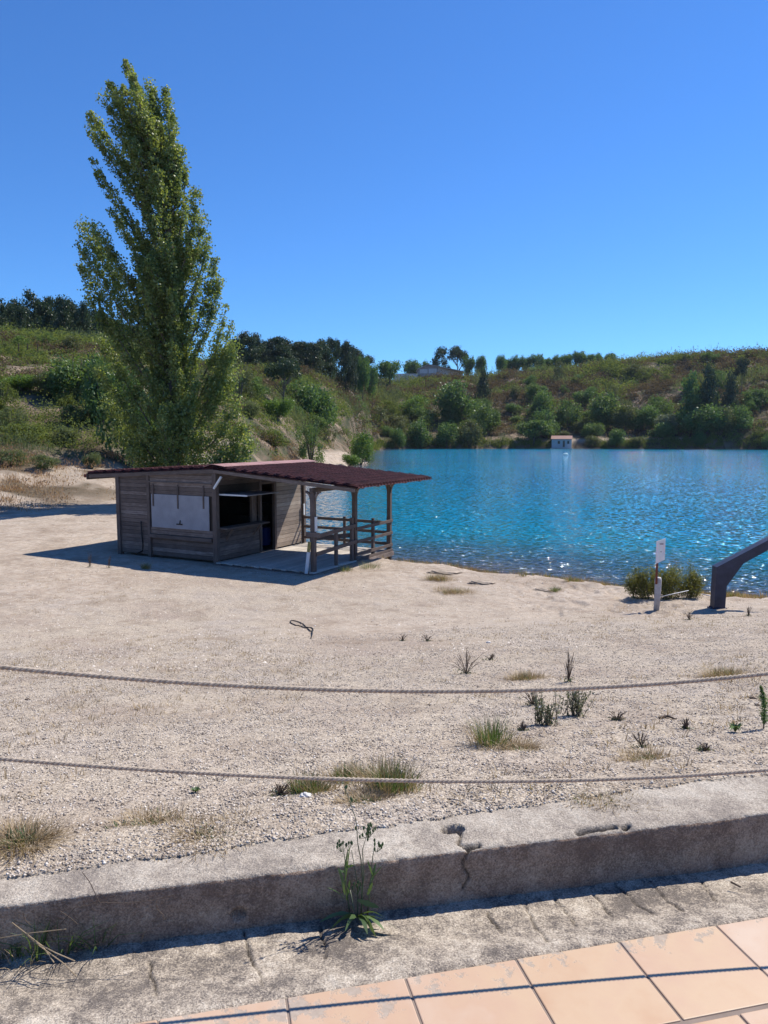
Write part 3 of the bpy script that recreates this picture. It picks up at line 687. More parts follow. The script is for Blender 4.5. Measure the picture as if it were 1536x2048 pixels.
# veranda
m = MB()
v = .0
for k in range(22):
    a = .06 + k * .1425; m.box((a, -.06 - .05 * (k % 3 == 0), -.035), (a + .136, L_ + .05, .0 + random.uniform(-.003, .003)), .001)
m.build('deck', M['deck'], hut, .002)
m = MB(); m.beam((0, -.15, -.11), (3.2, -.15, -.11), .08, .14); m.beam((0, 2.0, -.11), (3.2, 2.0, -.11), .08, .14); m.beam((0, 4.0, -.11), (3.2, 4.0, -.11), .08, .14)
m.beam((3.2, -.1, -.10), (3.2, 4.13, -.10), .06, .13); m.box((2.55, 3.6, -.5), (3.0, 4.05, -.18)); m.build('deck_frame', M['wx'], hut)
def vpost(x, y, z0):
    p = post(x, y, z0, roofz(x) - .25, .115)
    for sx in (-1, 1):
        pts = [(x + sx * (.05 + .17 * (1 - math.cos(t))), y, roofz(x) - .50 + .26 * math.sin(t)) for t in np.linspace(0, math.pi / 2, 7)]
        mm = MB()
        for i in range(6): mm.beam(pts[i], pts[i + 1], .05, .055, (0, 1, 0))
        mm.build('brace', M['wz'], p)
    return p
p1 = vpost(3.12, 0, -.1); p2 = vpost(3.12, 2.02, -.35); p3 = vpost(3.12, 4.04, -.55)
MB().beam((.02, -.08, 1.98), (.28, -.08, 2.3), .05, .05).build('brace', M['white'], hut)
wp = MB().beam((2.98, -.13, -.06), (3.04, -.10, .50), .085, .03, (0, 1, 0)).build('white_batten', M['white'], hut)
MB().beam((3.045, -.115, .51), (3.07, -.10, .76), .075, .03, (0, 1, 0)).build('mossy_batten', M['yellow'], hut)
MB().box((3.185, -.04, 1.02), (3.215, .04, 1.38)).build('white_batten', M['white'], hut)
MB().box((.07, 4.0, .9), (.1, 4.06, 1.25)).build('white_batten', M['white'], hut)
MB().box((2.95, -.085, .88), (3.36, -.06, 1.0)).build('name_board', M['wx'], hut)
def rail(p, q, h=.085, mat='wx'): return MB().beam(p, q, .032, h).build('rail', M[mat], hut, .003)
for z in (.83, .54, .20): rail((.08, 4.02, z), (3.1, 4.02, z - .01))
for x in (1.55, 2.55): MB().box((x - .04, 4.04, -.1), (x + .04, 4.10, .92)).build('rail_post', M['wz'], hut, .003)
for z in (.86, .50, .16, .0): rail((3.19, 2.0, z), (3.19, 4.1, z + (.02 if z > .3 else 0)), .085, 'wy')
rail((3.19, .02, .88), (3.19, 2.0, .96), .10, 'wy'); rail((3.19, .02, .44), (3.19, 2.05, .52), .10, 'wy')
MB().box((3.08, 1.02, -.1), (3.16, 1.10, .98)).build('rail_post', M['wz'], hut, .003); MB().box((3.09, 1.80, -.3), (3.17, 1.90, 1.18)).build('rail_post', M['wz'], hut, .003)
MB().box((3.08, 3.0, -.15), (3.16, 3.08, .96)).build('rail_post', M['wz'], hut, .003)
MB().box((2.98, 4.12, -.4), (3.08, 4.2, 1.0)).build('rail_post', M['wz'], hut, .003)
rail((2.2, 1.2, .62), (3.1, 1.9, .70), .12, 'wx')

# ------------------------------------------------------------------ trees
def blob_leaves(rr, blobs, n, size, shell=.55):
    """blobs: (cx,cy,cz,rx,ry,rz)"""
    B = np.array(blobs); wgt = (B[:, 3] * B[:, 4] * B[:, 5]) ** .67; wgt /= wgt.sum()
    k = rr.choice(len(B), n, p=wgt); d = rr.normal(size=(n, 3)); d /= np.linalg.norm(d, axis=1)[:, None]
    rad = (1 - shell * rr.random(n) ** 1.6)
    bump = 1 + .22 * np.sin(d[:, 0] * 7 + k) * np.sin(d[:, 1] * 6 + 2 * k) * np.cos(d[:, 2] * 7)
    C = B[k, :3] + d * B[k, 3:] * (rad * bump)[:, None] + rr.normal(size=(n, 3)) * size * .7
    V, F = leaves(C, np.full(n, size), rr, .7, normal_bias=d * .45)
    return V, F
PROTO = {}
def proto(kind):
    """returns list of variants (crown mesh, trunk mesh); unit height, radius about .5"""
    if kind in PROTO: return PROTO[kind]
    out = []
    for q in range(4):
        rr = np.random.default_rng(100 + q * 7 + sum(map(ord, kind))); bl = []; tm = MB()
        if kind == 'bush':
            for i in range(16):
                a = rr.random() * 6.28; d = .34 * rr.random() ** .6; h = .22 + .62 * rr.random() * (1 - d * 1.1); s_ = .13 + .10 * rr.random()
                bl.append((d * math.cos(a), d * math.sin(a), h, s_, s_, s_ * 1.0))
            bl.append((0, 0, .4, .3, .3, .36)); V, F = blob_leaves(rr, bl, 5200, .046)
            for i in range(6):
                a = rr.random() * 6.28; tm.tube([(0, 0, -.08), (.12 * math.cos(a), .12 * math.sin(a), .3), (.28 * math.cos(a), .28 * math.sin(a), .7)], [.018, .012, .003], 5)
        elif kind == 'tree':
            for i in range(22):
                a = rr.random() * 6.28; d = .36 * rr.random() ** .6; h = .42 + .44 * rr.random() * (1 - d * .6); s_ = .10 + .09 * rr.random()
                bl.append((d * math.cos(a), d * math.sin(a), h, s_, s_, s_ * .9))
            V, F = blob_leaves(rr, bl, 5200, .046)
            tm.tube([(0, 0, -.08), (.01, .0, .25), (.0, .02, .5), (0, 0, .8)], [.035, .026, .02, .006], 7)
            for i in range(7):
                a = i * .9; tm.tube([(0, 0, .25 + .03 * i), (.15 * math.cos(a), .15 * math.sin(a), .45 + .03 * i), (.32 * math.cos(a), .32 * math.sin(a), .6 + .03 * i)], [.014, .01, .003], 5)
        elif kind == 'pine':
            for i in range(34):
                h = .22 + .72 * rr.random(); wd = .22 * (1.08 - h) / .7 + .05; a = rr.random() * 6.28; d = wd * rr.random() ** .5 * 1.2; s_ = .045 + .05 * rr.random()
                bl.append((d * math.cos(a), d * math.sin(a), h, s_ * 1.3, s_ * 1.3, s_))
            bl.append((0, 0, .94, .035, .035, .07)); V, F = blob_leaves(rr, bl, 4200, .034, .8)
            tm.tube([(0, 0, -.1), (.004, 0, .4), (0, .005, .96)], [.014, .010, .003], 6)
            for i in range(10): a = i * 2.4; h = .25 + .06 * i; tm.tube([(0, 0, h), (.14 * math.cos(a), .14 * math.sin(a), h + .05)], [.004, .0015], 4)
        elif kind == 'lanky':
            for i in range(18):
                h = .58 + .38 * rr.random(); a = rr.random() * 6.28; d = .17 * rr.random() ** .5 * (1.25 - h) * 2; s_ = .045 + .05 * rr.random()
                bl.append((d * math.cos(a), d * math.sin(a), h, s_ * 1.4, s_ * 1.4, s_ * .9))
            V, F = blob_leaves(rr, bl, 3200, .032, .8)
            tm.tube([(0, 0, -.1), (.006, 0, .4), (-.004, .005, .92)], [.013, .010, .003], 6)
            for i in range(9): a = i * 2.4; h = .35 + .06 * i; tm.tube([(0, 0, h), (.12 * math.cos(a), .12 * math.sin(a), h + .03)], [.004, .0015], 4)
        elif kind == 'umbrella':
            for i in range(22):
                a = rr.random() * 6.28; d = .42 * rr.random() ** .55; h = .66 + .2 * rr.random() + .1 * (1 - d * 2); s_ = .09 + .05 * rr.random()
                bl.append((d * math.cos(a), d * math.sin(a), h, s_ * 1.2, s_ * 1.2, s_ * .75))
            V, F = blob_leaves(rr, bl, 4200, .04, .8)
            tm.tube([(0, 0, -.1), (.03, 0, .3), (-.01, .02, .8)], [.028, .022, .01], 7)
            for i in range(8): a = i * .8; h = .35 + .04 * i; tm.tube([(.02, 0, h), (.2 * math.cos(a), .2 * math.sin(a), h + .14), (.34 * math.cos(a), .34 * math.sin(a), h + .28)], [.013, .009, .003], 5)
        elif kind == 'cone':
            for i in range(16):
                h = .08 + .84 * i / 15; s_ = .34 * (1 - h) + .06; bl.append((rr.normal() * .04, rr.normal() * .04, h, s_, s_, .1))
            V, F = blob_leaves(rr, bl, 3600, .05); tm.tube([(0, 0, -.08), (0, 0, .9)], [.02, .004], 6)
        elif kind == 'open':      # loose young tree, light airy plumes
            for i in range(26):
                a = rr.random() * 6.28; d = .40 * rr.random() ** .7; h = .12 + .80 * rr.random() * (1 - d * .9); s_ = .05 + .07 * rr.random()
                bl.append((d * math.cos(a), d * math.sin(a), h, s_, s_, s_ * 1.5))
            V, F = blob_leaves(rr, bl, 4000, .032, .9)
            for i in range(8):
                a = i * .8; tm.tube([(0, 0, -.08), (.1 * math.cos(a), .1 * math.sin(a), .35), (.24 * math.cos(a), .24 * math.sin(a), .85)], [.015, .010, .003], 5)
        tme = bpy.data.meshes.new('trunk'); tme.from_pydata([tuple(map(float, v)) for v in tm.v], [], tm.f); tme.update()
        tme.materials.append(M['bark']); cme = mesh_np('crown', V, F); cme.materials.append(M['mid']); out.append((cme, tme))
    PROTO[kind] = out; return out
CNT = [0]
def tree(kind, name, px, top, wpx, base, mat, label, cat='tree', group=None, Y=None, bark='bark', depth=1.0):
    """px: column in the picture, top/base rows, wpx crown width there; base may be None with Y given"""
    if Y is None: P = hit(px, base)
    else:
        d = ray(px, 870); x = d[0] / d[1] * Y; P = np.array([x, Y, gz(x, Y)])
    T = atY(px, top, P[1]); h = max(T[2] - P[2], .3); wd = wpx / 1500 * P[1]
    CNT[0] += 1; cme, tme = proto(kind)[CNT[0] % 4]
    e = empty(name, P, CNT[0] * 1.7, label, cat, group)
    fx = {'pine': 2.0, 'lanky': 2.0, 'umbrella': 1.0, 'cone': 1.2, 'open': 1.05}.get(kind, 1.05)
    for nm, me, mt in (('crown', cme, mat), ('trunk', tme, bark)):
        o = bpy.data.objects.new(nm, me); COL.objects.link(o); o.parent = e; o.scale = (wd * fx, wd * fx * depth, h)
        o.material_slots[0].link = 'OBJECT'; o.material_slots[0].material = M[mt]
    return e
# pinewood on the left crest
G1 = 'pines of the dark wood on the left crest'; L1 = 'tall dark pine standing in the dense wood on the left crest'
for i, (px, top) in enumerate([(-30, 600), (8, 594), (28, 606), (45, 600), (58, 612), (72, 583), (88, 600), (100, 606), (112, 592), (124, 600), (137, 591), (150, 602), (162, 610), (174, 605), (188, 612), (202, 622), (218, 630), (238, 640), (260, 645), (285, 652)]):
    tree('pine', 'pine_tree', px, top, 34 + (i * 7) % 13, None, 'pine', L1, 'pine', G1, Y=104 + (i * 37) % 16, bark='pinebark')
G1b = 'pines of the second row of the left wood'
for i in range(16):
    px = -20 + i * 20; tree('pine', 'pine_tree', px, 612 + (i * 13) % 17 + max(0, px - 150) * .25, 42, None, 'pine', L1, 'pine', G1, Y=122 + (i * 11) % 12, bark='pinebark')
# pinewood on the middle crest
G2 = 'pines along the middle crest'; L2 = 'slim dark green pine in the row along the middle crest'
for i, (px, top) in enumerate([(455, 690), (470, 682), (480, 674), (492, 664), (503, 672), (518, 668), (530, 690), (549, 676), (562, 672), (579, 680), (592, 684), (603, 684), (616, 682), (628, 686), (641, 678), (648, 684), (575, 700), (540, 700), (610, 700), (632, 702), (508, 690), (590, 705), (462, 700), (488, 700), (524, 694), (556, 696), (568, 690), (584, 692), (598, 696), (622, 700), (636, 694), (646, 704), (548, 712), (604, 716), (654, 690), (684, 692), (699, 694), (713, 700), (722, 706), (735, 712), (530, 680), (570, 684)]):
    tree('pine' if i % 6 else 'lanky', 'pine_tree', px, top, 31 + (i * 5) % 11, None, 'pine2' if i % 2 else 'pine', L2, 'pine', G2, Y=150 + (i * 17) % 22 + max(0, px - 560) * .15 + max(0, px - 645) * .6, bark='pinebark')
tree('lanky', 'pine_tree', 664, 676, 26, None, 'pine', 'bare stemmed pine left of the sky gap, one of two thin trunks against the sky', 'pine', Y=186, bark='pinebark')
tree('lanky', 'pine_tree', 674, 682, 20, None, 'pine', 'slightly shorter thin pine, right of the two trunks against the sky', 'pine', Y=188, bark='pinebark')
tree('pine', 'pine_tree', 692, 680, 28, None, 'pine2', 'dark pine just right of the two bare trunks on the crest', 'pine', Y=186, bark='pinebark')
tree('pine', 'pine_tree', 706, 692, 20, None, 'pine2', 'narrow lower pine at the right end of the middle pine row', 'pine', Y=188, bark='pinebark')
tree('tree', 'leafy_tree', 726, 700, 34, None, 'dark', 'rounded leafy tree where the pine row ends on the crest', Y=200)
tree('tree', 'leafy_tree', 745, 716, 26, None, 'dark', 'small leafy tree right of the rounded one at the end of the pine row', Y=215)
tree('cone', 'juniper', 733, 742, 14, 772, 'dark', 'small dark conical juniper below the crest left of the barn', 'juniper')
tree('bush', 'shrub', 716, 745, 26, 770, 'bright', 'bright green shrub on the crest below the row of pines', 'shrub')
tree('bush', 'shrub', 750, 742, 24, 766, 'bright', 'bright green shrub beside the small conical juniper', 'shrub')
tree('tree', 'leafy_tree', 779, 714, 50, None, 'dark', 'broad leafy tree on the crest left of the long grey wall', Y=270)
tree('tree', 'leafy_tree', 822, 716, 42, None, 'dark', 'leafy tree standing behind the long grey wall', Y=340)
tree('tree', 'leafy_tree', 848, 720, 28, None, 'dark', 'small tree just behind the peak of the barn roof', Y=352)
tree('pine', 'pine_tree', 878, 694, 34, None, 'pine', 'spiky pine rising behind the barn roof', 'pine', Y=350, bark='pinebark')
tree('umbrella', 'umbrella_pine', 913, 692, 44, None, 'pine', 'round topped umbrella pine behind the right side of the barn', 'pine', Y=348, bark='pinebark')
tree('tree', 'leafy_tree', 934, 708, 30, None, 'dark', 'dark tree touching the umbrella pine on its right side', Y=345)
tree('tree', 'leafy_tree', 960, 709, 27, None, 'dark', 'lone tree between the barn pines and the long tree row', Y=345)
GO = 'row of leafy trees on the far skyline'
for i, (px, top) in enumerate([(1000, 704), (1015, 710), (1032, 703), (1052, 706), (1072, 702), (1090, 708), (1112, 703), (1132, 700), (1155, 696), (1175, 700), (1192, 699), (1218, 698)]):
    tree('tree', 'leafy_tree', px, top + (i * 5 % 4) * 2, 25 + (i * 7) % 10, None, 'dark', ['leftmost', 'second from the left', 'third from the left', 'fourth from the left', 'fifth from the left', 'sixth from the left', 'sixth from the right', 'fifth from the right', 'fourth from the right', 'third from the right', 'second from the right', 'rightmost'][i] + ' tree of the long leafy row on the skyline', group=GO, Y=338 + (i * 7) % 9)
# bushes and trees on the slopes : kind, px, top, width, base, mat, label
BL = [
 ('bush', 18, 892, 62, 930, 'scrubg', 'low grey green broom bush at the bottom left foot of the hill', 'bush'),
 ('bush', 92, 905, 54, 940, 'scrubg', 'low broom bush right of the grey green one at the hill foot', 'bush'),
 ('bush', 184, 896, 40, 938, 'scrubg', 'small upright broom bush left of the hut roof end', 'bush'),
 ('bush', 128, 850, 70, 892, 'scrubg', 'grey green bush on the hill above the small upright broom bush', 'bush'),
 ('bush', 52, 838, 90, 884, 'scrubo', 'wide olive bush low on the left hillside', 'bush'),
 ('bush', 150, 806, 60, 846, 'scrubg', 'pale green bush below the large grey green bush by the poplar', 'bush'),
 ('bush', 45, 740, 90, 782, 'bright', 'wide patchy green broom bush high on the left hillside', 'bush'),
 ('bush', 500, 800, 46, 836, 'scrubg', 'green bush right of the poplar on the slope above the bare rock', 'bush'),
 ('bush', 548, 850, 60, 896, 'scrubo', 'olive bush on the slope behind the hut roof', 'bush'),
 ('bush', 43, 668, 36, 698, 'bright', 'light green bushy tree in front of the left pinewood', 'tree'),
 ('bush', 150, 688, 120, 800, 'mid', 'large grey green bush left of the tall poplar', 'bush'),
 ('bush', 205, 700, 90, 850, 'dark', 'dark leafy bush tucked against the left side of the poplar', 'bush'),
 ('bush', 262, 690, 120, 930, 'dark', 'big dark thicket behind the foot of the poplar', 'thicket'),
 ('umbrella', 570, 716, 86, 835, 'pine', 'wide crooked pine with bare dark trunks on the slope right of the poplar', 'pine'),
 ('bush', 612, 742, 80, 838, 'dark', 'dark rounded tree behind the crooked pine', 'tree'),
 ('bush', 648, 772, 76, 866, 'dark', 'large dark bush on the slope below the crooked pine', 'bush'),
 ('open', 622, 822, 70, 932, 'mid', 'feathery young tree above the hut roof', 'tree'),
 ('bush', 722, 856, 50, 930, 'bright', 'vivid green bush at the water edge beyond the hut roof', 'bush'),
 ('bush', 704, 900, 38, 936, 'bright', 'low olive bush at the foot of the vivid green bush', 'bush'),
 ('bush', 715, 788, 44, 830, 'dark', 'dark bush on the middle slope', 'bush'),
 ('bush', 752, 806, 60, 848, 'olive', 'spreading olive bush in the fold of the middle slope', 'bush'),
 ('bush', 828, 784, 58, 838, 'bright', 'light green bush left of the biggest dark tree on the slope', 'bush'),
 ('bush', 843, 806, 56, 848, 'mid', 'round bush in front of the light green one on the slope', 'bush'),
 ('bush', 913, 754, 100, 850, 'dark', 'biggest dark green tree on the slope below the barn', 'tree'),
 ('cone', 966, 738, 38, 800, 'pine', 'grey green conifer right of the big dark tree', 'conifer'),
 ('bush', 948, 790, 50, 850, 'mid', 'green bush on the right skirt of the biggest dark tree', 'bush'),
 ('bush', 797, 846, 34, 898, 'dark', 'leftmost dark bush of the clump at the far shore', 'bush'),
 ('bush', 840, 836, 58, 898, 'dark', 'widest dark bush of the clump at the far shore', 'bush'),
 ('bush', 893, 834, 50, 897, 'dark', 'tall dark bush in the middle of the far shore clump', 'bush'),
 ('bush', 939, 832, 54, 895, 'olive', 'round pale bush with visible stems at the right of the shore clump', 'bush'),
 ('bush', 985, 808, 40, 860, 'mid', 'green bush above the sandy track right of the shore clump', 'bush'),
 ('tree', 1068, 838, 80, 893, 'mid', 'broad leafy tree on the far shore beside the white cabin', 'tree'),
 ('bush', 1082, 768, 56, 842, 'dark', 'blue green tree on the slope above the white cabin', 'tree'),
 ('bush', 1136, 790, 56, 858, 'mid', 'bushy green tree right above the white cabin roof', 'tree'),
 ('bush', 1162, 834, 36, 868, 'olive', 'low rounded bush right above the track by the cabin', 'bush'),
 ('bush', 1205, 778, 84, 860, 'mid', 'large domed tree with olive top in the middle of the far slope', 'tree'),
 ('bush', 1290, 800, 62, 862, 'dark', 'dark domed tree right of the large olive topped one', 'tree'),
 ('bush', 1320, 784, 56, 850, 'mid', 'green tree up the slope behind the silver willow', 'tree'),
 ('bush', 1372, 806, 40, 858, 'dark', 'dark bush right of the silver willow', 'bush'),
 ('tree', 1334, 826, 50, 872, 'silver', 'pale silver green willow above the far shore', 'willow'),
 ('bush', 1230, 850, 38, 894, 'dark', 'round dark bush on the far bank right of the cabin', 'bush'),
 ('bush', 1187, 868, 34, 894, 'olive', 'low grassy bush on the bank beside the round dark bush', 'bush'),
 ('bush', 1272, 868, 30, 894, 'olive', 'small olive bush on the far bank below the domed trees', 'bush'),
 ('bush', 1395, 856, 34, 896, 'dark', 'round dark bush at the waterline on the right of the far bank', 'bush'),
 ('cone', 1380, 742, 70, 868, 'dark', 'tall dark conifer at the left of the shaded grove', 'conifer'),
 ('cone', 1412, 726, 66, 862, 'pine', 'tallest dark conifer in the shaded grove on the right slope', 'conifer'),
 ('bush', 1408, 790, 88, 874, 'dark', 'dark thicket at the foot of the shaded grove', 'thicket'),
 ('cone', 1458, 740, 50, 850, 'pine2', 'grey green conifer at the right of the shaded grove', 'conifer'),
 ('bush', 1475, 800, 60, 862, 'dark', 'dark bush below the grey conifer near the right edge', 'bush'),
 ('bush', 1420, 702, 44, 724, 'dark', 'bushy tree standing out on the right skyline', 'tree'),
 ('bush', 1535, 860, 30, 900, 'dark', 'dark bush at the waterline at the right edge', 'bush'),
 ('lanky', 1482, 716, 30, 800, 'pine2', 'thin pine with bare stem high on the right slope', 'pine'),
 ('open', 1260, 718, 14, 734, 'mid', 'tiny sapling alone on the skyline right of the tree row', 'sapling'),
 ('open', 1370, 708, 14, 726, 'pine2', 'small grey sapling on the right skyline', 'sapling'),
 ('bush', 1075, 728, 46, 750, 'mid', 'low green bush below the middle of the skyline tree row', 'bush'),
 ('bush', 1030, 770, 26, 800, 'olive', 'small olive bush on the open slope left of the blue green tree', 'bush'),
 ('bush', 985, 735, 20, 756, 'bright', 'little bright bush on the crest near the lone tree', 'bush'),
]
for k, px, top, wp_, base, mt, lb, cat in BL:
    tree(k, cat.replace(' ', '_') if cat != 'tree' else 'leafy_tree', px, top, wp_, base, mt, lb, cat)
# many more rounded bushes nobody could tell apart, scattered over the slopes
def many(n, pa, pb, w0, w1, t0, t1, group, label, seed, mats):
    rr = np.random.default_rng(seed); k = 0
    while k < n:
        px = rr.uniform(pa, pb); az = math.atan((px - 768) / 1500); fr = float(np.interp(az, _az, _fr)); cr = float(np.interp(az, _az, _cr)); t = t0 + (t1 - t0) * rr.random() ** 1.4
        rd = fr + (cr - fr) * t; X, Y = rd * math.sin(az), rd * math.cos(az)
        if 770 < px < 940 and t > .35: continue
        if px < 470 and rd - fr < 12: continue
        if float(sdf(np.array([X]), np.array([Y]))[0]) < 4: continue
        w_ = rr.uniform(w0, w1) * (1.3 - .5 * t); CNT[0] += 1; kd = ('bush', 'bush', 'open', 'bush')[k % 4]; cme, tme = proto(kd)[CNT[0] % 4]
        e = empty('shrub', (X, Y, gz(X, Y) - .1), CNT[0] * 1.3, label, 'shrub', group); h = w_ * rr.uniform(.6, 1.15)
        for nm, me, mt in (('crown', cme, mats[k % len(mats)]), ('trunk', tme, 'bark')):
            o = bpy.data.objects.new(nm, me); COL.objects.link(o); o.parent = e; o.scale = (w_, w_ * rr.uniform(.8, 1.2), h); o.material_slots[0].link = 'OBJECT'; o.material_slots[0].material = M[mt]
        k += 1
many(62, 740, 1600, 3.0, 8.0, .03, .62, 'rounded shrubs scattered over the far slope', 'rounded green shrub among the scrub of the far slope', 5, ('dark', 'mid', 'olive', 'dark', 'scrubo'))
many(13, 480, 760, 2.0, 4.2, .05, .6, 'rounded shrubs on the slope between poplar and lake', 'rounded green shrub on the slope between the poplar and the lake', 6, ('mid', 'dark', 'olive', 'bright'))
many(16, -60, 300, 1.3, 2.8, .2, .95, 'rounded shrubs on the left hillside', 'rounded grey green shrub on the left hillside', 8, ('scrubg', 'mid', 'scrubo', 'olive', 'scrubg'))
# fence posts on the left hill
for px, lb in ((38, 'leftmost'), (56, 'middle'), (76, 'rightmost')):
    P = hit(px, 716); q = MB().tube([(0, 0, -.2), (.02, 0, 1.25)], [.06, .05], 6).build('fence_post', M['pinebark']); q.location = P
    tag(q, lb + ' of three thin dark fence posts on the left hill', 'fence post')

# ------------------------------------------------------------------ poplar
def poplar():
    Y0 = 35.; B = hit(350, 1005); base = np.array([atY(350, 1000, Y0)[0], Y0, gz(atY(350, 1000, Y0)[0], Y0)])
    e = empty('poplar_tree', base, 0, 'tall wind-bent poplar leaning left behind the hut', 'tree'); rr = np.random.default_rng(5)
    def W(px, py, dy=0):
        p = atY(px, py, Y0 + dy); return p - base
    trunk = [np.array([0, 0, -.3]), W(350, 900), W(349, 800), W(347, 680), W(345, 560), W(338, 470), W(322, 380), W(306, 300), W(285, 215), W(262, 150), W(247, 118)]
    rad = [.34, .27, .24, .2, .17, .14, .11, .085, .055, .025, .006]
    wood = MB(); wood.tube(trunk, rad, 10)
    TR = np.array(trunk); hts = TR[:, 2]
    def trunk_at(z): return np.array([np.interp(z, hts, TR[:, 0]), 0, z])
    plumes = []
    def plume(p0, p1, bend, r0, r1, dens=1.):
        """quadratic curve with foliage radius r0..r1"""
        mid = (p0 + p1) / 2 + bend; t = np.linspace(0, 1, 12)[:, None]
        C = (1 - t) ** 2 * p0 + 2 * t * (1 - t) * mid + t * t * p1
        wood.tube(list(C), list(np.linspace(.045, .006, 12)), 5, False)
        plumes.append((C, r0, r1, dens))
    # explicit left plumes, (tip px,py) (start px,py) radius
    for tx, ty, sx_, sy_, r0, r1, dd in [
        (250, 124, 300, 270, .45, .20, 1.6), (262, 150, 312, 330, .5, .3, 1.4), (218, 166, 296, 330, .5, .26, 1.3), (206, 190, 290, 360, .45, .3, 1.1), (330, 178, 335, 330, .45, .3, 1), (343, 222, 340, 380, .4, .25, .9), (300, 170, 315, 330, .5, .35, 1.2),
        (178, 226, 305, 420, .5, .26, 1.3), (174, 250, 300, 440, .42, .22, 1.), (183, 318, 300, 500, .34, .16, .8), (190, 345, 310, 530, .36, .18, .8), (222, 420, 325, 600, .45, .24, .8), (238, 442, 330, 620, .4, .25, .8),
        (168, 452, 300, 690, .62, .42, 1.4), (190, 450, 310, 660, .5, .32, 1.1), (158, 490, 290, 700, .5, .36, 1.1), (158, 530, 290, 740, .5, .3, .9), (172, 585, 300, 770, .5, .3, .9), (190, 625, 310, 800, .5, .32, .8),
        (348, 292, 345, 430, .4, .25, .9), (368, 330, 355, 480, .45, .25, 1), (392, 380, 362, 540, .48, .28, 1), (405, 430, 365, 580, .5, .3, 1), (414, 470, 372, 620, .5, .3, 1), (430, 515, 380, 680, .5, .3, 1), (438, 560, 385, 720, .5, .3, 1),
        (452, 610, 402, 760, .34, .2, .55), (463, 640, 405, 790, .34, .2, .6), (468, 690, 400, 820, .5, .4, 1), (465, 740, 400, 850, .6, .5, 1.1), (472, 800, 410, 900, .6, .5, 1.1), (488, 850, 420, 930, .6, .5, 1.1), (492, 895, 430, 940, .55, .5, 1.),
        (452, 700, 390, 860, .6, .5, 1.1), (440, 660, 385, 820, .45, .35, .8),
        (200, 680, 300, 850, .6, .4, 1.0), (195, 740, 300, 890, .6, .4, 1.0), (215, 800, 310, 920, .6, .5, 1.0), (330, 780, 345, 960, .8, .6, 1.2), (370, 800, 350, 960, .8, .6, 1.2), (300, 860, 335, 990, .8, .6, 1.2), (400, 870, 365, 990, .8, .6, 1.2), (350, 880, 350, 1000, .8, .7, 1.2), (450, 900, 380, 990, .7, .6, 1.1), (500, 880, 430, 960, .5, .45, 1.), (235, 860, 320, 950, .6, .5, 1.0), (260, 905, 330, 960, .6, .5, 1)]:
        plume(W(sx_, sy_, rr.uniform(-.4, .4)), W(tx, ty, rr.uniform(-1.2, 1.2)), np.array([.25, 0, -.35]), r0, r1, dd)
    # inner branches all round the stem, swept up and to the left
    for i in range(175):
        z0 = base_h = rr.uniform(1.5, TR[-2, 2] * .86); a = rr.random() * 6.28; p0 = trunk_at(z0)
        hfrac = z0 / TR[-1, 2]; reach = (2.45 - 1.35 * hfrac) * rr.uniform(.45, 1); up_ = rr.uniform(1.8, 3.6) * (1 - .3 * hfrac)
        p1 = p0 + np.array([math.cos(a) * reach * .85 - .75 * hfrac, math.sin(a) * reach, up_])
        p1[0] = max(p1[0], trunk_at(p1[2])[0] - 1.9)
        plume(p0, p1, np.array([.2 * math.cos(a), .2 * math.sin(a), -.3]), .42, .22, .8)
    CC = []; D_ = []
    for C, r0, r1, dens in plumes:
        Lg = np.linalg.norm(np.diff(C, axis=0), axis=1).sum(); n = int(Lg * 640 * dens * (r0 + r1) / .8)
        t = .12 + .88 * rr.random(n) ** .85; idx = t * 11; i0 = np.minimum(idx.astype(int), 10); f_ = (idx - i0)[:, None]
        P = C[i0] * (1 - f_) + C[i0 + 1] * f_; rad_ = (r0 * (1 - t) + r1 * t) * (1 + .35 * np.sin(t * 23 + C[0, 0] * 9))
        d = rr.normal(size=(n, 3)); d /= np.linalg.norm(d, axis=1)[:, None]
        CC.append(P + d * (rad_ * rr.random(n) ** .5)[:, None]); D_.append(d)
    CC = np.concatenate(CC); D_ = np.concatenate(D_)
    # sprays : cluster leaves into little groups so gaps open between them
    cl = rr.normal(size=(len(CC) // 14 + 1, 3)) * .0
    key = (np.floor(CC[:, 0] / .22).astype(int) * 73856093) ^ (np.floor(CC[:, 1] / .22).astype(int) * 19349663) ^ (np.floor(CC[:, 2] / .22).astype(int) * 83492791)
    keep = ((key % 100) / 100. > .35) | (rr.random(len(CC)) < .12)
    CC = CC[keep]; D_ = D_[keep]
    V, F = leaves(CC, np.full(len(CC), .095), rr, .85, normal_bias=D_ * .3)
    add('crown', mesh_np('crown', V, F), M['poplar'], e); wood.build('trunk', M['bark'], e, smooth=True)
    print('poplar leaves', len(CC))
poplar()

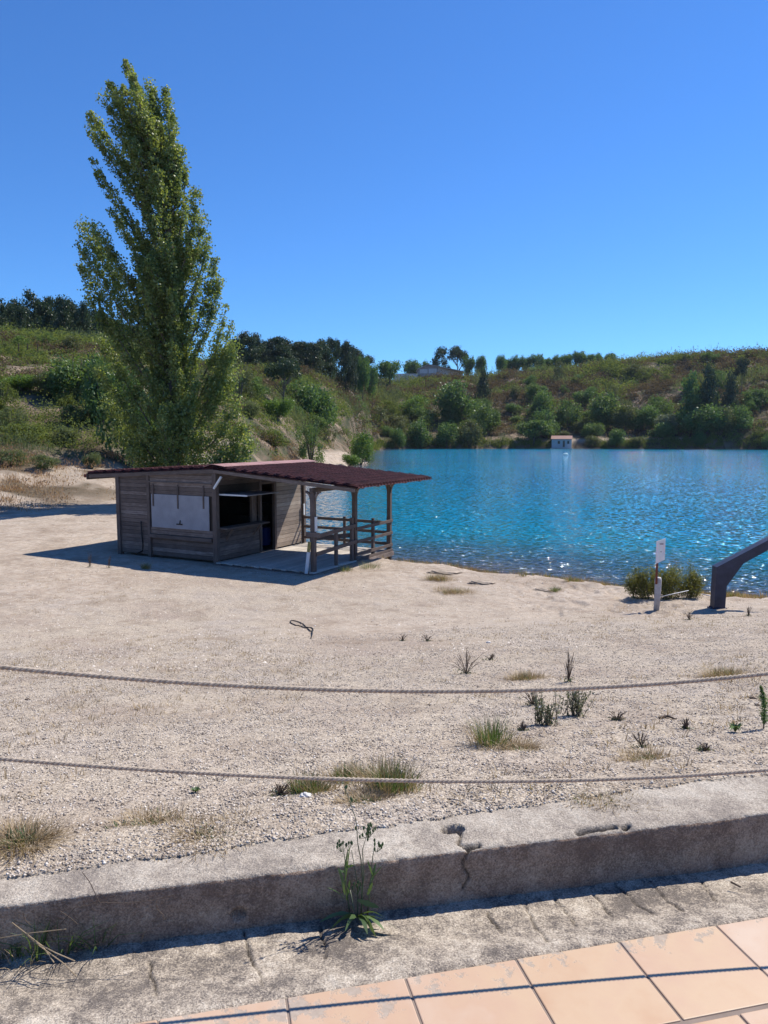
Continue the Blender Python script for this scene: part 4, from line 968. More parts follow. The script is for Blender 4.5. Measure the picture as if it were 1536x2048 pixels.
# ------------------------------------------------------------------ scrub on the slopes (stuff)
def clumps(name, P, Wd, Ht, npl, lsz, mat, label, cat, upright=False):
    rr = np.random.default_rng(len(name) + len(P)); n = len(P); k = np.repeat(np.arange(n), npl)
    d = rr.normal(size=(len(k), 3)); d /= np.linalg.norm(d, axis=1)[:, None]; d[:, 2] = np.abs(d[:, 2])
    lump = 1 + .45 * np.sin(d[:, 0] * 5 + k) * np.cos(d[:, 1] * 6 + k * 1.7)
    rad = (.55 + .45 * rr.random(len(k)) ** .5) * lump
    C = P[k] + d * np.stack([Wd[k] * rad, Wd[k] * rad, Ht[k] * rad], 1)
    V, F = leaves(C, lsz[k], rr, .4 if upright else .6, normal_bias=d * .5 if not upright else None)
    if upright:   # stretch to upward sprigs
        q = V.reshape(-1, 4, 3); c = q.mean(1, keepdims=True); q2 = q - c; q2[..., 2] *= 2.0; q2[..., :2] *= .55; V = (q2 + c).reshape(-1, 3)
    o = add(name, mesh_np(name, V, F), M[mat]); return tag(o, label, cat, kind='stuff')
def scrub():
    rr = np.random.default_rng(21)
    out = {k: [] for k in ('g', 'o', 'h', 'r')}
    def samp(n, pa, pb, w0, w1, near):
        px = rr.uniform(pa, pb, n); az = np.arctan((px - 768) / 1500)
        fr = np.interp(az, _az, _fr); cr = np.interp(az, _az, _cr); t = rr.random(n) ** (.8 if near else .75)
        r = fr - (2 if near else -4) + (cr - fr + 12) * t; X = r * np.sin(az); Y = r * np.cos(az); Z = ground(X, Y); sd = sdf(X, Y)
        a = fbm(X * .05 + 3, Y * .05, 4); b = fbm(X * .09 + 30, Y * .09 + 5, 3) + .25 * rr.random(n) - .12
        gap = fbm(X * .11 + 50, Y * .11, 3); low = np.clip(1 - (r - fr) / 14, 0, 1)
        for i in range(n):
            if sd[i] < 1.5: continue
            if near and gap[i] + .30 * low[i] > .72: continue
            if near and 480 < px[i] < 570 and r[i] < 62: continue
            if near and 660 < px[i] < 700 and r[i] < 125: continue
            if not near and r[i] - fr[i] < 3.5: continue
            if near and px[i] < 470 and r[i] - fr[i] < 7.5 + 6 * (a[i] - .5) and not (px[i] < 115 and rr.random() < .8) and rr.random() < .82: continue
            if 775 < px[i] < 935 and t[i] > .7: continue
            ty = ('r' if near and (low[i] > .2 and b[i] > .50 or px[i] < 460 and r[i] - fr[i] < 7) else 'h' if (b[i] > .55 if near else b[i] > .44 + .2 * (t[i] > .82)) else 'o' if a[i] > .52 else 'g')
            out[ty].append((X[i], Y[i], Z[i], w0 + (w1 - w0) * rr.random() ** 1.8, r[i]))
    samp(1500, -1600, -120, .5, 1.7, True); samp(2700, -120, 640, .5, 1.7, True); samp(800, 560, 800, .9, 2.6, True); samp(3600, 700, 1650, 1.1, 4.2, False)
    nm = {'g': ('broom_scrub', 'scrubg', 'grey green broom scrub covering the hillsides', 'scrub'), 'o': ('olive_scrub', 'scrubo', 'olive coloured low scrub spread over the slopes', 'scrub'),
          'h': ('brown_heather', 'heath', 'brown purple heather covering the middle of the slopes', 'heather'), 'r': ('reddish_grass', 'redgrass', 'reddish dry grass patches at the foot of the left hill', 'grass')}
    for k, L in out.items():
        A = np.array(L)
        if not len(A): continue
        clumps(nm[k][0], A[:, :3] - [0, 0, .1], A[:, 3] * (1.0 if k != 'h' else 1.1), A[:, 3] * {'g': 1.15, 'o': .95, 'h': .7, 'r': .5}[k], 170, (.035 + .00155 * A[:, 4]) * (1.2 if k == 'g' else 1), nm[k][1], nm[k][2], nm[k][3], upright=k in 'gr')
scrub()
def reeds():
    rr = np.random.default_rng(31); n = 900
    # along the far shore
    seg = SHORE[17:27]; L = np.concatenate([[0], np.cumsum(np.linalg.norm(np.diff(seg, axis=0), axis=1))]); s = rr.uniform(L[3] * .6, L[-1], n)
    X = np.interp(s, L, seg[:, 0]); Y = np.interp(s, L, seg[:, 1]); Y = Y + rr.uniform(.3, 3.0, n); Z = ground(X, Y)
    k = (sdf(X, Y) > .2) & ~((X > 48.5) & (X < 60)); X, Y, Z = X[k], Y[k], Z[k]; n = len(X)
    clumps('reed_fringe', np.stack([X, Y, Z - .1], 1), rr.uniform(.6, 1.2, n), rr.uniform(.7, 1.9, n), 70, np.full(n, .4), 'scrubo', 'continuous olive reeds fringing the far shore of the lake', 'reeds', True)
    # near shore grass
    n = 1500; seg = SHORE[2:13]; L = np.concatenate([[0], np.cumsum(np.linalg.norm(np.diff(seg, axis=0), axis=1))]); s = rr.uniform(0, L[-1], n)
    X = np.interp(s, L, seg[:, 0]); Y = np.interp(s, L, seg[:, 1]) - np.abs(rr.normal(size=n)) * .42 - .03; Z = ground(X, Y)
    k = (sdf(X, Y) > -.1) & (fbm(X * .9, Y * .9) > .40) & (X > -.9); X, Y, Z = X[k], Y[k], Z[k]
    blades('shore_grass', np.stack([X, Y, Z], 1), 26, .10, .17, .010, 'drygrass', 'dry tufts of grass along the near waterline', 'grass')
    blades('green_shore_grass', np.stack([X, Y, Z], 1)[::3] + [.03, .05, 0], 22, .10, .14, .010, 'scrubo', 'greenish low grass mixed into the dry fringe along the near waterline', 'grass')
def blades(name, P, nb, spread, h, wd, mat, label, cat, parent=None, kind='stuff', lean=.5, group=None, seed=1):
    rr = np.random.default_rng(seed + len(P)); k = np.repeat(np.arange(len(P)), nb); n = len(k)
    a = rr.random(n) * 6.28; d = spread * rr.random(n) ** .7; B = P[k] + np.stack([np.cos(a) * d, np.sin(a) * d, np.zeros(n) - .01], 1)
    hh = h * (.4 + .8 * rr.random(n)); ln = lean * rr.random(n); dr = np.stack([np.cos(a) * ln, np.sin(a) * ln, np.ones(n)], 1); dr /= np.linalg.norm(dr, axis=1)[:, None]
    sd_ = np.stack([-np.sin(a + rr.normal(size=n)), np.cos(a), np.zeros(n)], 1) * wd / 2
    mid = B + dr * (hh * .55)[:, None]; tip = B + dr * hh[:, None] + np.stack([np.cos(a), np.sin(a), np.zeros(n)], 1) * (hh * ln * .5)[:, None]
    V = np.stack([B - sd_, B + sd_, mid + sd_ * .8, mid - sd_ * .8, tip + sd_ * .15, tip - sd_ * .15], 1).reshape(-1, 3); i6 = np.arange(n)[:, None] * 6
    F = np.concatenate([i6 + [0, 1, 2, 3], i6 + [3, 2, 4, 5]])
    o = add(name, mesh_np(name, V, F), M[mat], parent)
    return tag(o, label, cat, group, kind) if label else o
reeds()
grit()

# ------------------------------------------------------------------ white cabin and barn
P = hit(1125, 889); P = np.array([atY(1125, 889, 213)[0], 213.5, gz(atY(1125, 889, 213)[0], 213.5)])
cab = empty('white_cabin', (P[0], P[1], LZ + .5), R(-14), 'small white cabin with red tiled roof on the far shore', 'cabin')
MB().box((-2.9, 0, -.6), (2.6, 4.5, 2.15)).build('wall', M['plaster'], cab)
m = MB(); m.prism([(-3.1, -.25, 2.15), (2.8, -.25, 2.15), (2.8, 2.3, 3.1), (-3.1, 2.3, 3.1)], (0, 0, .12)); m.prism([(-3.1, 2.3, 3.1), (2.8, 2.3, 3.1), (2.8, 4.8, 2.1), (-3.1, 4.8, 2.1)], (0, 0, .12)); m.build('roof', M['rooftile'], cab)
MB().prism([(-2.9, .0, 2.14), (-2.9, 4.5, 2.14), (-2.9, 2.3, 3.08)], (.1, 0, 0)).prism([(2.5, .0, 2.14), (2.5, 4.5, 2.14), (2.5, 2.3, 3.08)], (.1, 0, 0)).build('gable', M['plaster'], cab)
for x in (-.9, 1.7): MB().box((x - .3, -.04, .9), (x + .3, -.004, 1.75)).build('window', M['glass'], cab)
MB().box((.2, -.04, .0), (.75, -.004, 1.8)).build('door', M['glass'], cab)
MB().box((-3.2, -1.2, -.8), (2.9, -.01, -.25)).build('plinth', M['post'], cab)
barn = empty('barn', (0, 0, 0), 0, 'long grey barn with low pitched roof on the hill crest', 'barn')
Yb = 322; S_ = Yb / 1500
bx = (865 - 768) * S_; bz = atY(865, 760, Yb)[2]; barn.location = (bx, Yb, bz); barn.rotation_euler = (0, 0, R(0))
def bq(px, py): return ((px - 865) * S_, (760 - py) * S_)
x0, _ = bq(836, 0); x1, _ = bq(874, 0); x2, _ = bq(924, 0)
MB().prism([(x0, 0, -2), (x1, 0, -2), (x1, 0, bq(0, 733)[1]), (bq(856, 0)[0], 0, bq(0, 730)[1]), (x0, 0, bq(0, 738)[1])], (0, 16, 0)).build('gable_wall', M['dkgable'], barn)
MB().prism([(x1 + .02, .4, -2), (x2, 4.0, -2), (x2, 4, bq(0, 745)[1]), (x1 + .02, .4, bq(0, 734)[1])], (0, 10, 0)).build('side_wall', M['greywall'], barn)
MB().box((x0 + .5, -.15, bq(0, 747)[1]), (bq(854, 0)[0], -.01, bq(0, 739)[1])).build('pale_panel', M['plaster'], barn); MB().box((bq(856, 0)[0], -.15, bq(0, 747)[1]), (bq(872, 0)[0], -.01, bq(0, 738)[1])).build('pale_panel', M['plaster'], barn)
MB().prism([(bq(854, 0)[0], -.8, bq(0, 730.5)[1]), (bq(926, 0)[0], -.8, bq(0, 744.5)[1]), (bq(926, 0)[0], -.8, bq(0, 743)[1]), (bq(854, 0)[0], -.8, bq(0, 729)[1])], (0, 17, 0)).prism([(bq(834, 0)[0], -.8, bq(0, 740)[1]), (bq(855, 0)[0], -.8, bq(0, 730.5)[1]), (bq(855, 0)[0], -.8, bq(0, 729)[1]), (bq(834, 0)[0], -.8, bq(0, 738)[1])], (0, 17, 0)).build('roof', M['barnroof'], barn)
for px in (837, 873): MB().box((bq(px - 3.5, 0)[0], -.3, -.6), (bq(px + 3.5, 0)[0], -.16, bq(0, 750)[1])).build('door', M['glass'], barn)
wl = MB().prism([(bq(786, 0)[0], -1, -2), (bq(834, 0)[0], -1, -2), (bq(834, 0)[0], -1, bq(0, 748)[1]), (bq(792, 0)[0], -1, bq(0, 748)[1]), (bq(787, 0)[0], -1, bq(0, 754)[1])], (0, .5, 0)).build('boundary_wall', M['greywall'])
wl.location = barn.location; tag(wl, 'long low grey wall running left from the barn', 'wall')

# ------------------------------------------------------------------ bollard, sign, steel gantry
P = hit(1314, 1221); bol = empty('bollard', P, 0, 'pale round concrete bollard at the edge of the beach', 'bollard')
k = P[1] / 1500 * 1.02
MB().tube([(-.02, 0, -.15), (0, 0, .3), (.0, 0, .57), (.0, 0, .61)], [.052, .056, .062, .05], 14).build('post_shaft', M['post'], bol, smooth=True)
sg = empty('sign', (P[0] - .055, P[1] - .085, P[2]), 0, 'white notice plate on a rusty rod strapped to the bollard', 'sign')
MB().beam((0, .02, .5), (-.01, 0, 1.22), .035, .02, (0, 1, 0)).build('rod', M['rust'], sg)
a = R(14); ca, sa = math.cos(a), math.sin(a)
def sp_(s, z, o=0): return (-.045 + s * ca + o * sa, -.03 + s * sa * 1.0 - o * ca, z)
MB().prism([sp_(-.0, .88), sp_(.18, .95), sp_(.18, 1.34), sp_(-.0, 1.29)], (sa * .006, -ca * .006, 0)).build('plate', M['white'], sg)
m = MB()
for (s0, s1, z0) in ((.06, .14, 1.245), (.06, .15, 1.235), (.065, .14, 1.225), (.08, .12, 1.10), (.085, .115, 1.09)): m.prism([sp_(s0, z0, .0075), sp_(s1, z0, .0075), sp_(s1, z0 + .006, .0075), sp_(s0, z0 + .006, .0075)], (sa * .001, -ca * .001, 0))
m.build('faded_marks', M['twig'], sg)
pt = lambda px, py, Y: tuple(atY(px, py, Y))
tag(MB().tube([pt(1319, 1194, P[1]), pt(1345, 1188, P[1] + .1), pt(1377, 1181, P[1] + .2)], .006, 6).build('tether_rope', M['white'], smooth=True), 'short white cord tied from the bollard into the bush', 'rope')
tag(MB().tube([pt(1404, 1188, 15.6), pt(1430, 1194, 15.6), pt(1460, 1199, 16), pt(1482, 1199, 16.6), pt(1500, 1196, 17.8), pt(1525, 1185, 20), pt(1560, 1172, 23)], .012, 6).build('swim_line', M['white'], smooth=True), 'thin white swim line drooping past the steel frame onto the water', 'rope')
P = hit(1436, 1217); gan = empty('steel_frame', P, 0, 'dark blue steel frame with arm rising to the right at the beach edge', 'steel frame')
D = Vector((1, 0.0, .56)).normalized(); S0 = .80
m = MB(); wv = .19
poly = [(-.10, 0, -.25), (.10, 0, -.25), (.115, 0, .42), (.36, 0, .78), (2.6, 0, 2.02), (2.6, 0, 2.22), (.36 - .28, 0, .86), (-.095, 0, .76)]
poly = [(-.105, 0, -.25), (.10, 0, -.25), (.115, 0, .42), (.40, 0, .84), (2.7, 0, 2.13), (2.7, 0, 2.29), (-.085, 0, .76)]
m.prism([(x, -.06, z) for x, y, z in poly], (0, .14, 0)); m.build('main_frame', M['steel'], gan, .004)
MB().prism([(x, -.085, z) for x, y, z in [(-.11, 0, -.25), (-.075, 0, -.25), (-.06, 0, .735), (2.7, 0, 2.255), (2.7, 0, 2.30), (-.095, 0, .775)]], (0, .19, 0)).build('flange', M['steel'], gan, .003)
MB().box((-.15, -.11, -.03), (.15, .12, .012)).build('base_plate', M['steel'], gan, .004)
for x, y in ((-.14, -.1), (.14, -.1), (-.14, .11), (.14, .11)): MB().tube([(x * .85, y * .85, .0), (x * .85, y * .85, .03)], .01, 6).build('bolt', M['rust'], gan)
MB().prism([(2.72, -.06, 2.13), (5.0, -.06, 2.13), (5.0, -.06, 2.29), (2.72, -.06, 2.29)], (0, .14, 0)).box((4.9, -.061, -.4), (5.1, .079, 2.128)).build('far_post', M['steel'], gan)

# ------------------------------------------------------------------ shore bush by the bollard
def shore_bush(name, px0, px1, py, top, label, mat='mid', n=4200):
    A = hit(px0, py); B = hit(px1, py); c = (A + B) / 2; Y = c[1] + .45; X = c[0] * Y / c[1]; z = gz(X, Y)
    e = empty(name, (X, Y, z), 0, label, 'bush'); rr = np.random.default_rng(9); hw = (px1 - px0) / 1500 * Y / 2; hh = atY(px0, top, Y)[2] - z
    wood = MB(); CC = []
    for i in range(70):
        x = rr.uniform(-hw, hw) * .9; y = rr.uniform(-.25, .25); h = hh * rr.uniform(.45, 1.12); lx = rr.normal() * .12
        pts = [(x * .85, y, -.1), (x, y, h * .5), (x + lx, y + rr.normal() * .06, h)]; wood.tube(pts, [.006, .005, .002], 4, False)
        t = rr.random(n // 70) ** .7 * .85 + .15; q = np.stack([np.interp(t, [0, .5, 1], [p[j] for p in pts]) for j in range(3)], 1); CC.append(q + rr.normal(size=q.shape) * [.045, .05, .04])
    for sx_, hk in ((.15, 1.35), (.55, 1.12), (-.45, 1.12)):
        pts = [(hw * sx_, 0, 0), (hw * sx_ + .05, 0, hh * hk)]; wood.tube(pts, [.005, .002], 4); t = rr.random(60); q = np.stack([np.interp(t, [0, 1], [p[j] for p in pts]) for j in range(3)], 1); CC.append(q + rr.normal(size=q.shape) * .03)
    CC = np.concatenate(CC); V, F = leaves(CC, np.full(len(CC), .055), rr, .3)
    add('foliage', mesh_np('foliage', V, F), M[mat], e); wood.build('stems', M['twig'], e)
M['willow'] = m_leaf('osier_leaf', (.07, .085, .02), (.22, .22, .065), .45, nscale=5)
shore_bush('osier_bush', 1255, 1412, 1204, 1140, 'yellow green osier bush behind the bollard at the water edge', 'willow', 10500)

# ------------------------------------------------------------------ small plants and debris on the gravel
def weed(px, py, wpx, hpx, kind, label, name='weed', cat='plant', seed=0, group=None):
    P = hit(px, py); k = P[1] / 1500; w_ = wpx * k / 2; h = hpx * k / .93; rr = np.random.default_rng(seed + px)
    e = empty(name, P, 0, label, cat, group); st = MB(); CC = []; z = np.array([[0, 0, 0.]])
    if kind == 'grass':
        blades('blades', z, 230, w_ * .75, h * .75, .0036, 'weed', None, None, e, lean=.55, seed=seed); blades('dry_blades', z, 150, w_, h * .8, .003, 'straw', None, None, e, lean=.8, seed=seed + 3)
    elif kind == 'bluegrass':
        for i in range(26):
            a = rr.random() * 6.28; x, y = w_ * .5 * rr.normal() * .7, w_ * .4 * rr.normal() * .6; hh = h * rr.uniform(.5, 1.05); lx, ly = rr.normal() * .22 * hh, rr.normal() * .2 * hh
            st.tube([(x, y, 0), (x + lx, y + ly, hh)], [.0028, .0012], 4, False); t = rr.random(26); CC.append(np.stack([x + lx * t, y + ly * t, hh * t], 1) + rr.normal(size=(26, 3)) * .006)
        C = np.concatenate(CC); V, F = leaves(C, np.full(len(C), .022), rr, .3); V[:, 2] = np.maximum(V[:, 2], 0); add('leaves', mesh_np('leaves', V, F), M['weedgrey'], e); st.build('stems', M['twig'], e)
    elif kind == 'twiggy':
        for i in range(16):
            a = rr.random() * 6.28; hh = h * rr.uniform(.3, 1); s1 = w_ * rr.uniform(.2, 1)
            p = [(0, 0, 0), (math.cos(a) * s1 * .5, math.sin(a) * s1 * .5, hh * .6), (math.cos(a) * s1, math.sin(a) * s1, hh)]; st.tube(p, [.003, .0022, .001], 4, False)
            for q in range(3):
                b = a + rr.normal(); st.tube([p[1], (p[1][0] + math.cos(b) * s1 * .3, p[1][1] + math.sin(b) * s1 * .3, p[1][2] + hh * .25)], [.0018, .0008], 3, False)
        st.build('stems', M['twig'], e); C = rr.normal(size=(70, 3)) * [w_ * .35, w_ * .3, h * .08]; C[:, 2] = np.abs(C[:, 2]); V, F = leaves(C, np.full(70, .018), rr, .5); add('leaves', mesh_np('leaves', V, F), M['weedgrey'], e)
    elif kind == 'rosette':
        n = 26; V = []; 
        for i in range(n):
            a = i * 2.4; l = w_ * rr.uniform(.6, 1); d = np.array([math.cos(a), math.sin(a), 0]); s_ = np.array([-math.sin(a), math.cos(a), 0]) * l * .16
            V += [d * .0, d * l * .5 + s_ + [0, 0, h * .6], d * l + [0, 0, h * rr.uniform(.2, .9)], d * l * .5 - s_ + [0, 0, h * .6]]
        add('leaves', mesh_np('leaves', np.array(V), np.arange(4 * n).reshape(n, 4)), M['weed'], e)
    elif kind == 'mat':
        blades('blades', np.stack([rr.normal(size=30) * w_ * .5, rr.normal(size=30) * w_ * .35, np.zeros(30)], 1), 44, .10, h, .003, 'straw', None, None, e, lean=1.9, seed=seed); blades('green_blades', np.stack([rr.normal(size=12) * w_ * .35, rr.normal(size=12) * w_ * .25, np.zeros(12)], 1), 10, .04, h * .8, .005, 'weed', None, None, e, lean=1., seed=seed + 1)
    elif kind == 'sapling':
        st.tube([(0, 0, 0), (.0, 0, h * .4), (-.01, 0, h * .85), (-.035, 0, h)], [.004, .004, .003, .0015], 5); st.build('stem', M['bark'], e)
        n = 700; t = rr.random(n); wd = w_ * (.15 + .85 * np.sin(np.clip(t * 1.1, 0, 1) * math.pi) ** .7); C = np.stack([rr.normal(size=n) * wd * .45 - .03 * t ** 3, rr.normal(size=n) * wd * .45, h * (.12 + .88 * t)], 1); V, F = leaves(C, np.full(n, .022), rr, .18); add('foliage', mesh_np('foliage', V, F), M['dark'], e)
    elif kind == 'clump':
        blades('blades', np.stack([rr.normal(size=14) * w_ * .4, rr.normal(size=14) * w_ * .3, np.zeros(14)], 1), 34, .06, h * .9, .0036, 'weed', None, None, e, lean=.6, seed=seed); blades('dry_blades', np.stack([rr.normal(size=20) * w_ * .5, rr.normal(size=20) * w_ * .4, np.zeros(20)], 1), 34, .07, h, .003, 'straw', None, None, e, lean=.8, seed=seed + 1)
    return e
WD = [
 (985, 1490, 90, 70, 'grass', 'green grass tuft with dry stalks beside the straw patch'),
 (1088, 1450, 70, 62, 'bluegrass', 'grey green tuft just below the upper rope'),
 (1148, 1432, 60, 58, 'bluegrass', 'upright grey green tuft right of the other tuft under the upper rope'),
 (1066, 1410, 60, 40, 'twiggy', 'low twiggy tuft touching the upper rope'),
 (933, 1348, 70, 50, 'twiggy', 'sprawling twiggy weed above the middle of the upper rope'),
 (1050, 1358, 60, 14, 'mat', 'flat green grass patch above the upper rope'),
 (1137, 1364, 26, 70, 'twiggy', 'tall thin dry weed standing above the upper rope'),
 (1281, 1494, 50, 36, 'twiggy', 'brown dry weed right of the straw patch'),
 (1372, 1458, 26, 24, 'twiggy', 'small forked twig weed on the bare gravel'),
 (1470, 1465, 34, 22, 'rosette', 'small dark green rosette near the right edge'),
 (1527, 1458, 18, 84, 'sapling', 'slender green conifer seedling at the right edge'),
 (1450, 1352, 60, 18, 'mat', 'thin dry grass above the upper rope near the right edge'),
 (780, 1582, 90, 56, 'clump', 'dense tuft crossing the lower rope in the middle'),
 (622, 1582, 80, 30, 'clump', 'low tuft under the lower rope left of the white stone'),
 (560, 1590, 60, 30, 'twiggy', 'dark twiggy weed left of the low tuft by the white stone'),
 (392, 1585, 26, 12, 'rosette', 'tiny green rosette alone on the left gravel'),
 (735, 1605, 70, 14, 'mat', 'straw mat right of the white stone'),
 (300, 1650, 150, 14, 'mat', 'wide mat of flattened straw on the left gravel'),
 (420, 1672, 180, 16, 'mat', 'flattened straw mat close to the kerb on the left'),
 (1030, 1500, 90, 12, 'mat', 'straw patch at the foot of the green grass tuft'),
 (1190, 1620, 160, 12, 'mat', 'straw lying along the far edge of the kerb'),
 (35, 1690, 70, 34, 'mat', 'brown straw clump at the left edge above the kerb'),
 (1235, 1440, 40, 18, 'twiggy', 'flattened dry weed right of the upright grey green tuft'),
 (1300, 1520, 90, 12, 'mat', 'brown litter patch below the brown dry weed on the right'),
 (1410, 1500, 40, 14, 'twiggy', 'low dry sprig near the lower rope on the right'),
 (980, 1320, 36, 14, 'twiggy', 'small sprig above and right of the sprawling weed'),
 (1045, 1462, 30, 22, 'twiggy', 'dead flower stalks between the green tuft and the grey tufts'),
 (700, 1560, 70, 26, 'clump', 'dry tuft just left of the dense tuft on the lower rope'),
 (855, 1282, 30, 16, 'twiggy', 'tiny dry weed on the gravel behind the green patch'),
 (805, 1282, 22, 14, 'twiggy', 'tiny sprig on the gravel left of the sprawling weed'),
 (180, 1135, 14, 32, 'twiggy', 'thin flowering weed left of the hut shadow'),
 (218, 1136, 14, 26, 'twiggy', 'second thin weed standing in the hut shadow edge'),
 (292, 1138, 22, 18, 'grass', 'small grass tuft in the hut shadow edge'),
 (740, 1136, 60, 16, 'grass', 'grass growing around the veranda corner post'),
 (690, 1142, 40, 16, 'grass', 'grass under the veranda front railing'),
 (905, 1185, 70, 12, 'mat', 'low green brown grass left of the dry shore tufts'),
 (1112, 1182, 30, 12, 'grass', 'small dark tuft on the sand near the shore'),
 (1378, 1240, 24, 20, 'twiggy', 'small sprig beside the steel frame foot'),
 (1497, 1232, 16, 24, 'twiggy', 'thin plant right of the steel frame at the water edge'),
 (875, 1160, 50, 14, 'mat', 'reddish grass tuft by the pale rock at the water'),
]
for i, (px, py, a, b, kd, lb) in enumerate(WD): weed(px, py, a, b, kd, lb, {'grass': 'grass_tuft', 'bluegrass': 'grass_tuft', 'twiggy': 'dry_weed', 'rosette': 'rosette_weed', 'mat': 'straw_patch', 'sapling': 'conifer_seedling', 'clump': 'grass_tuft'}[kd], {'mat': 'dry grass', 'sapling': 'seedling'}.get(kd, 'weed'), seed=i)
def rock(px, py, wpx, name, mat, label, flat=.5):
    P = hit(px, py); k = P[1] / 1500 * wpx / 2; rr = np.random.default_rng(px); import bmesh
    bm = bmesh.new(); bmesh.ops.create_icosphere(bm, subdivisions=3, radius=1)
    for v in bm.verts:
        n = 1 + .25 * math.sin(v.co.x * 3 + px) * math.cos(v.co.y * 4) + .1 * math.sin(v.co.z * 9 + v.co.x * 7); v.co = Vector((v.co.x * k * n, v.co.y * k * .7 * n, v.co.z * k * flat * n))
    me = bpy.data.meshes.new(name); bm.to_mesh(me); bm.free(); o = add(name, me, M[mat]); o.location = (P[0], P[1], P[2] + k * flat * .3); return tag(o, label, 'stone')
rock(611, 1594, 26, 'stone', 'stone', 'white stone lying under the lower rope')
rock(1078, 1418, 16, 'stone', 'stone', 'small white stone among the tufts under the upper rope')
rock(977, 1286, 10, 'stone', 'stone', 'small pale stone on the gravel above the middle tufts')
rock(890, 1146, 60, 'rock', 'sandrock', 'flat pale rock at the water edge right of the hut', .14)
rock(965, 1166, 50, 'rock', 'sandrock', 'flat pale rock lapped by the water', .15)
rock(1090, 1181, 46, 'rock', 'sandrock', 'long flat rock in the shore grass', .14)
for i, (px, py, w_) in enumerate([(55, 1400, 10), (245, 1610, 8), (238, 1452, 6), (1035, 1560, 8), (840, 1562, 7), (1468, 1528, 9), (1440, 1524, 9), (1265, 1536, 8), (500, 1500, 6), (1505, 1398, 14), (1515, 1412, 12)]):
    rock(px, py, w_, 'pebble', 'twig', 'dark little pebble lying on the pale gravel', .5)['group'] = 'dark pebbles scattered on the gravel'
hp = onz(905, 1662, .07); 
ch_ = MB()
for i in range(9): q = rng.normal(size=3) * [.018, .012, .006]; d = rng.normal(size=3) * [.02, .015, .006]; ch_.tube([hp + q - d, hp + q + d], .006, 5)
tag(ch_.build('charred_debris', M['black']), 'black charred debris filling the post hole in the kerb', 'debris')
# dark cord loop on the gravel
pts = [(648, 432), (600, 385), (520, 340), (430, 305), (350, 288), (285, 290), (262, 312), (275, 345), (340, 380), (410, 412), (480, 415), (560, 440), (620, 470), (700, 485), (740, 520), (790, 560), (845, 545), (845, 500), (800, 468), (720, 460), (650, 450)]
m = MB(); P3 = []
for x, y in pts: P = hit(560 + x / 12.8, 1220 + y / 12.8); P3.append((P[0], P[1], P[2] + .012))
m.tube(P3, .009, 6); q = [hit(560 + x / 12.8, 1220 + y / 12.8) + [0, 0, .012] for x, y in ((820, 565), (822, 620), (815, 680), (795, 745))]; m.tube(q, [.014, .013, .008, .006], 6)
tag(m.build('cord_loop', M['black'], smooth=True), 'dark cord loop lying on the gravel in front of the hut', 'cord')
P = hit(1100 / 2.087 + 800, 1438); tag(MB().tube([hit(1318, 1438) + [0, 0, .006], hit(1335, 1436) + [0, 0, .012], hit(1352, 1440) + [0, 0, .005]], [.008, .009, .004], 6).build('stick', M['twig']), 'short dark stick lying on the gravel right of the tufts', 'stick')
tag(MB().tube([onz(1462, 1764, -.03) , onz(1481, 1774, -.03)], [.004, .003], 6).build('stick', M['twig']), 'tiny dark stick on the concrete gutter', 'stick')
# buoy
P = onz(1131, 910, LZ); b = MB(); b.tube([(P[0] - .5, P[1], LZ + .0), (P[0] - .3, P[1], LZ + .14), (P[0] + .3, P[1], LZ + .16), (P[0] + .5, P[1], LZ + .0)], [.12, .24, .24, .12], 10)
tag(b.build('buoy', M['white'], smooth=True), 'small white buoy floating on the far water', 'buoy')

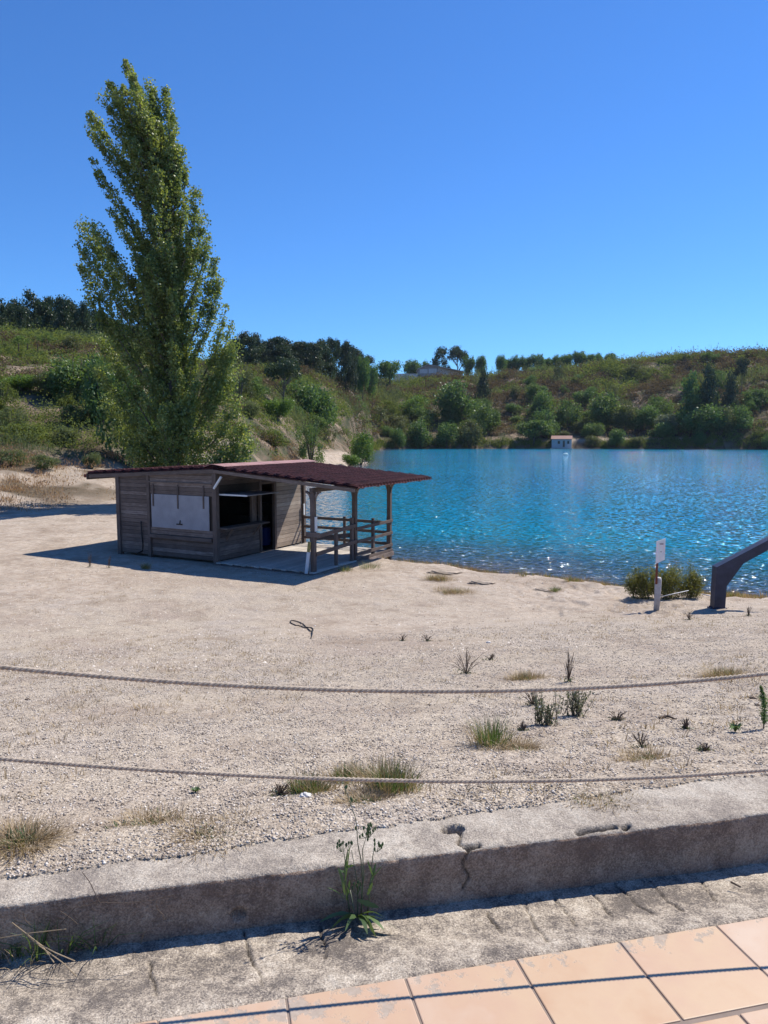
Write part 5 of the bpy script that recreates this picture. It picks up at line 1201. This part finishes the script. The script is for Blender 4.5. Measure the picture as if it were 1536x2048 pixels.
# ------------------------------------------------------------------ weed growing at the kerb foot
def kerb_weed():
    P = onz(716, 1838, -.05); e = empty('tall_weed', P, 0, 'tall green weed with bud clusters growing from the kerb foot', 'weed'); rr = np.random.default_rng(4)
    Y = P[1]; W = lambda px, py, dy=0: atY(px, py, Y + dy) - P
    st = MB(); V = []; F = []
    def leaf(base, tip, wd, sag=.0):
        base = np.array(base); tip = np.array(tip); d = tip - base; s_ = np.cross(d, rr.normal(size=3)); s_ /= np.linalg.norm(s_); L = np.linalg.norm(d); n = len(V); K = 7
        for i in range(K + 1):
            t = i / K; wv = wd * math.sin(math.pi * min(1, t * .92 + .06)) ** .7 * (1 + .2 * math.sin(i * 2.6)); c = base + d * t + np.array([0, 0, math.sin(math.pi * t) * sag])
            V.append(c - s_ * wv); V.append(c + s_ * wv)
        for i in range(K): F.append((n + 2 * i, n + 2 * i + 1, n + 2 * i + 3, n + 2 * i + 2))
    stems = [[(722, 1836), (725, 1760), (722, 1720), (716, 1690), (712, 1640), (690, 1575)], [(722, 1836), (727, 1740), (725, 1700), (735, 1665)], [(700, 1830), (692, 1770), (690, 1720), (686, 1690)], [(735, 1830), (742, 1760), (745, 1715), (750, 1690)], [(715, 1838), (716, 1775), (711, 1745), (703, 1700)], [(700, 1780), (708, 1820), (722, 1850), (726, 1880)]]
    for s_ in stems:
        pp = [W(x, y, rr.uniform(-.02, .02)) for x, y in s_]; st.tube(pp, list(np.linspace(.0028, .0010, len(pp))), 5)
    # upright leaves
    for bx_, by, tx, ty, wd in [(688, 1750, 696, 1698, .004), (690, 1770, 676, 1735, .005), (690, 1765, 700, 1690, .004), (690, 1790, 682, 1745, .005), (693, 1800, 700, 1760, .005), (738, 1780, 752, 1725, .005), (740, 1760, 764, 1732, .004), (735, 1790, 745, 1765, .006), (722, 1790, 730, 1745, .004), (745, 1750, 735, 1720, .004), (690, 1745, 678, 1740, .004), (715, 1800, 758, 1815, .009), (690, 1735, 708, 1730, .004)]:
        leaf(W(bx_, by, -.01), W(tx, ty, rr.uniform(-.04, .02)), wd)
    # rosette leaves lying on the gutter
    for tx, ty, wd in [(797, 1857, .010), (768, 1860, .011), (752, 1870, .010), (770, 1838, .008), (660, 1862, .008), (655, 1775, .009), (745, 1858, .010), (690, 1862, .008), (640, 1850, .006), (735, 1868, .008)]:
        T = onz(tx, ty, -.035) - P; T[2] = rr.uniform(.008, .03)
        if ty < 1800: T = W(tx, ty, -.03)
        leaf((0, 0, .01), T, wd, .02)
    add('leaves', mesh_np('leaves', np.array(V), np.array(F), True), M['weed'], e); st.build('stems', M['weedgrey'], e, smooth=True)
    for cx_, cy_, n, sp__ in [(735, 1662, 16, 9), (752, 1690, 9, 7), (684, 1690, 7, 6), (695, 1688, 4, 4), (714, 1775, 6, 5), (690, 1575, 2, 3), (702, 1600, 2, 2)]:
        b = MB()
        for i in range(n):
            x, y = cx_ + rr.normal() * sp__, cy_ + rr.normal() * sp__; p = W(x, y, rr.normal() * .01); b.tube([p, p + [0, 0, .006], p + [0.001, 0, .013]], [.002, .0042, .0015], 5); b.tube([W(cx_ + (x - cx_) * .2, cy_ + 14), p], .0008, 3, False)
        b.build('bud_cluster', M['weed'], e)
    return e
kerb_weed()
# straws and small plant in the left corner
P = onz(60, 1900, -.05); e = empty('corner_weed', P, 0, 'half dry weed with pale broken stalks in the bottom left corner', 'weed')
m = MB(); Wc = lambda px, py, dy=0: atY(px, py, P[1] + dy) - P
for L in ([(24, 1845), (70, 1885), (125, 1925), (155, 1955)], [(0, 1876), (60, 1866), (132, 1858)], [(24, 1845), (85, 1892), (108, 1925)], [(130, 1928), (105, 1940), (85, 1948)], [(72, 1885), (110, 1905), (150, 1922)]):
    m.tube([Wc(x, y, -.08 - .04 * (y > 1900)) for x, y in L], .0016, 5)
m.build('broken_stalks', M['straw'], e)
m = MB()
for L in ([(120, 1850), (150, 1815), (200, 1805), (260, 1806), (310, 1800), (348, 1790)], [(200, 1808), (180, 1765), (165, 1745)], [(120, 1822), (140, 1835), (155, 1848)], [(312, 1800), (314, 1818), (325, 1828), (330, 1840)], [(140, 1850), (138, 1880), (130, 1910)], [(60, 1850), (50, 1840), (46, 1825)]):
    m.tube([Wc(x, y, -.03) for x, y in L], .0013, 5)
m.build('thin_stems', M['twig'], e)
blades('green_blades', np.array([[-.12, -.02, 0], [-.05, 0, 0], [.02, 0, 0], [.1, .02, 0], [.2, .05, 0]]), 34, .05, .13, .005, 'weed', None, None, e, lean=1.0); blades('dry_blades', np.array([[.0, -.05, 0], [.1, -.0, 0], [.3, .06, 0]]), 12, .05, .07, .003, 'straw', None, None, e, lean=1.4)

# ------------------------------------------------------------------ air
hz = MB().box((-420, -20, -9), (420, 470, 62)).build('haze', None)
t = NT('haze_air'); pv = t.n('ShaderNodeVolumePrincipled'); pv.inputs['Color'].default_value = (.72, .84, 1, 1); pv.inputs['Density'].default_value = .00007; pv.inputs['Anisotropy'].default_value = .3
t.L(pv.outputs[0], t.o.inputs[1]); hz.data.materials.append(t.m); tag(hz, 'thin blue summer haze over the lake and hills', 'haze', kind='stuff')
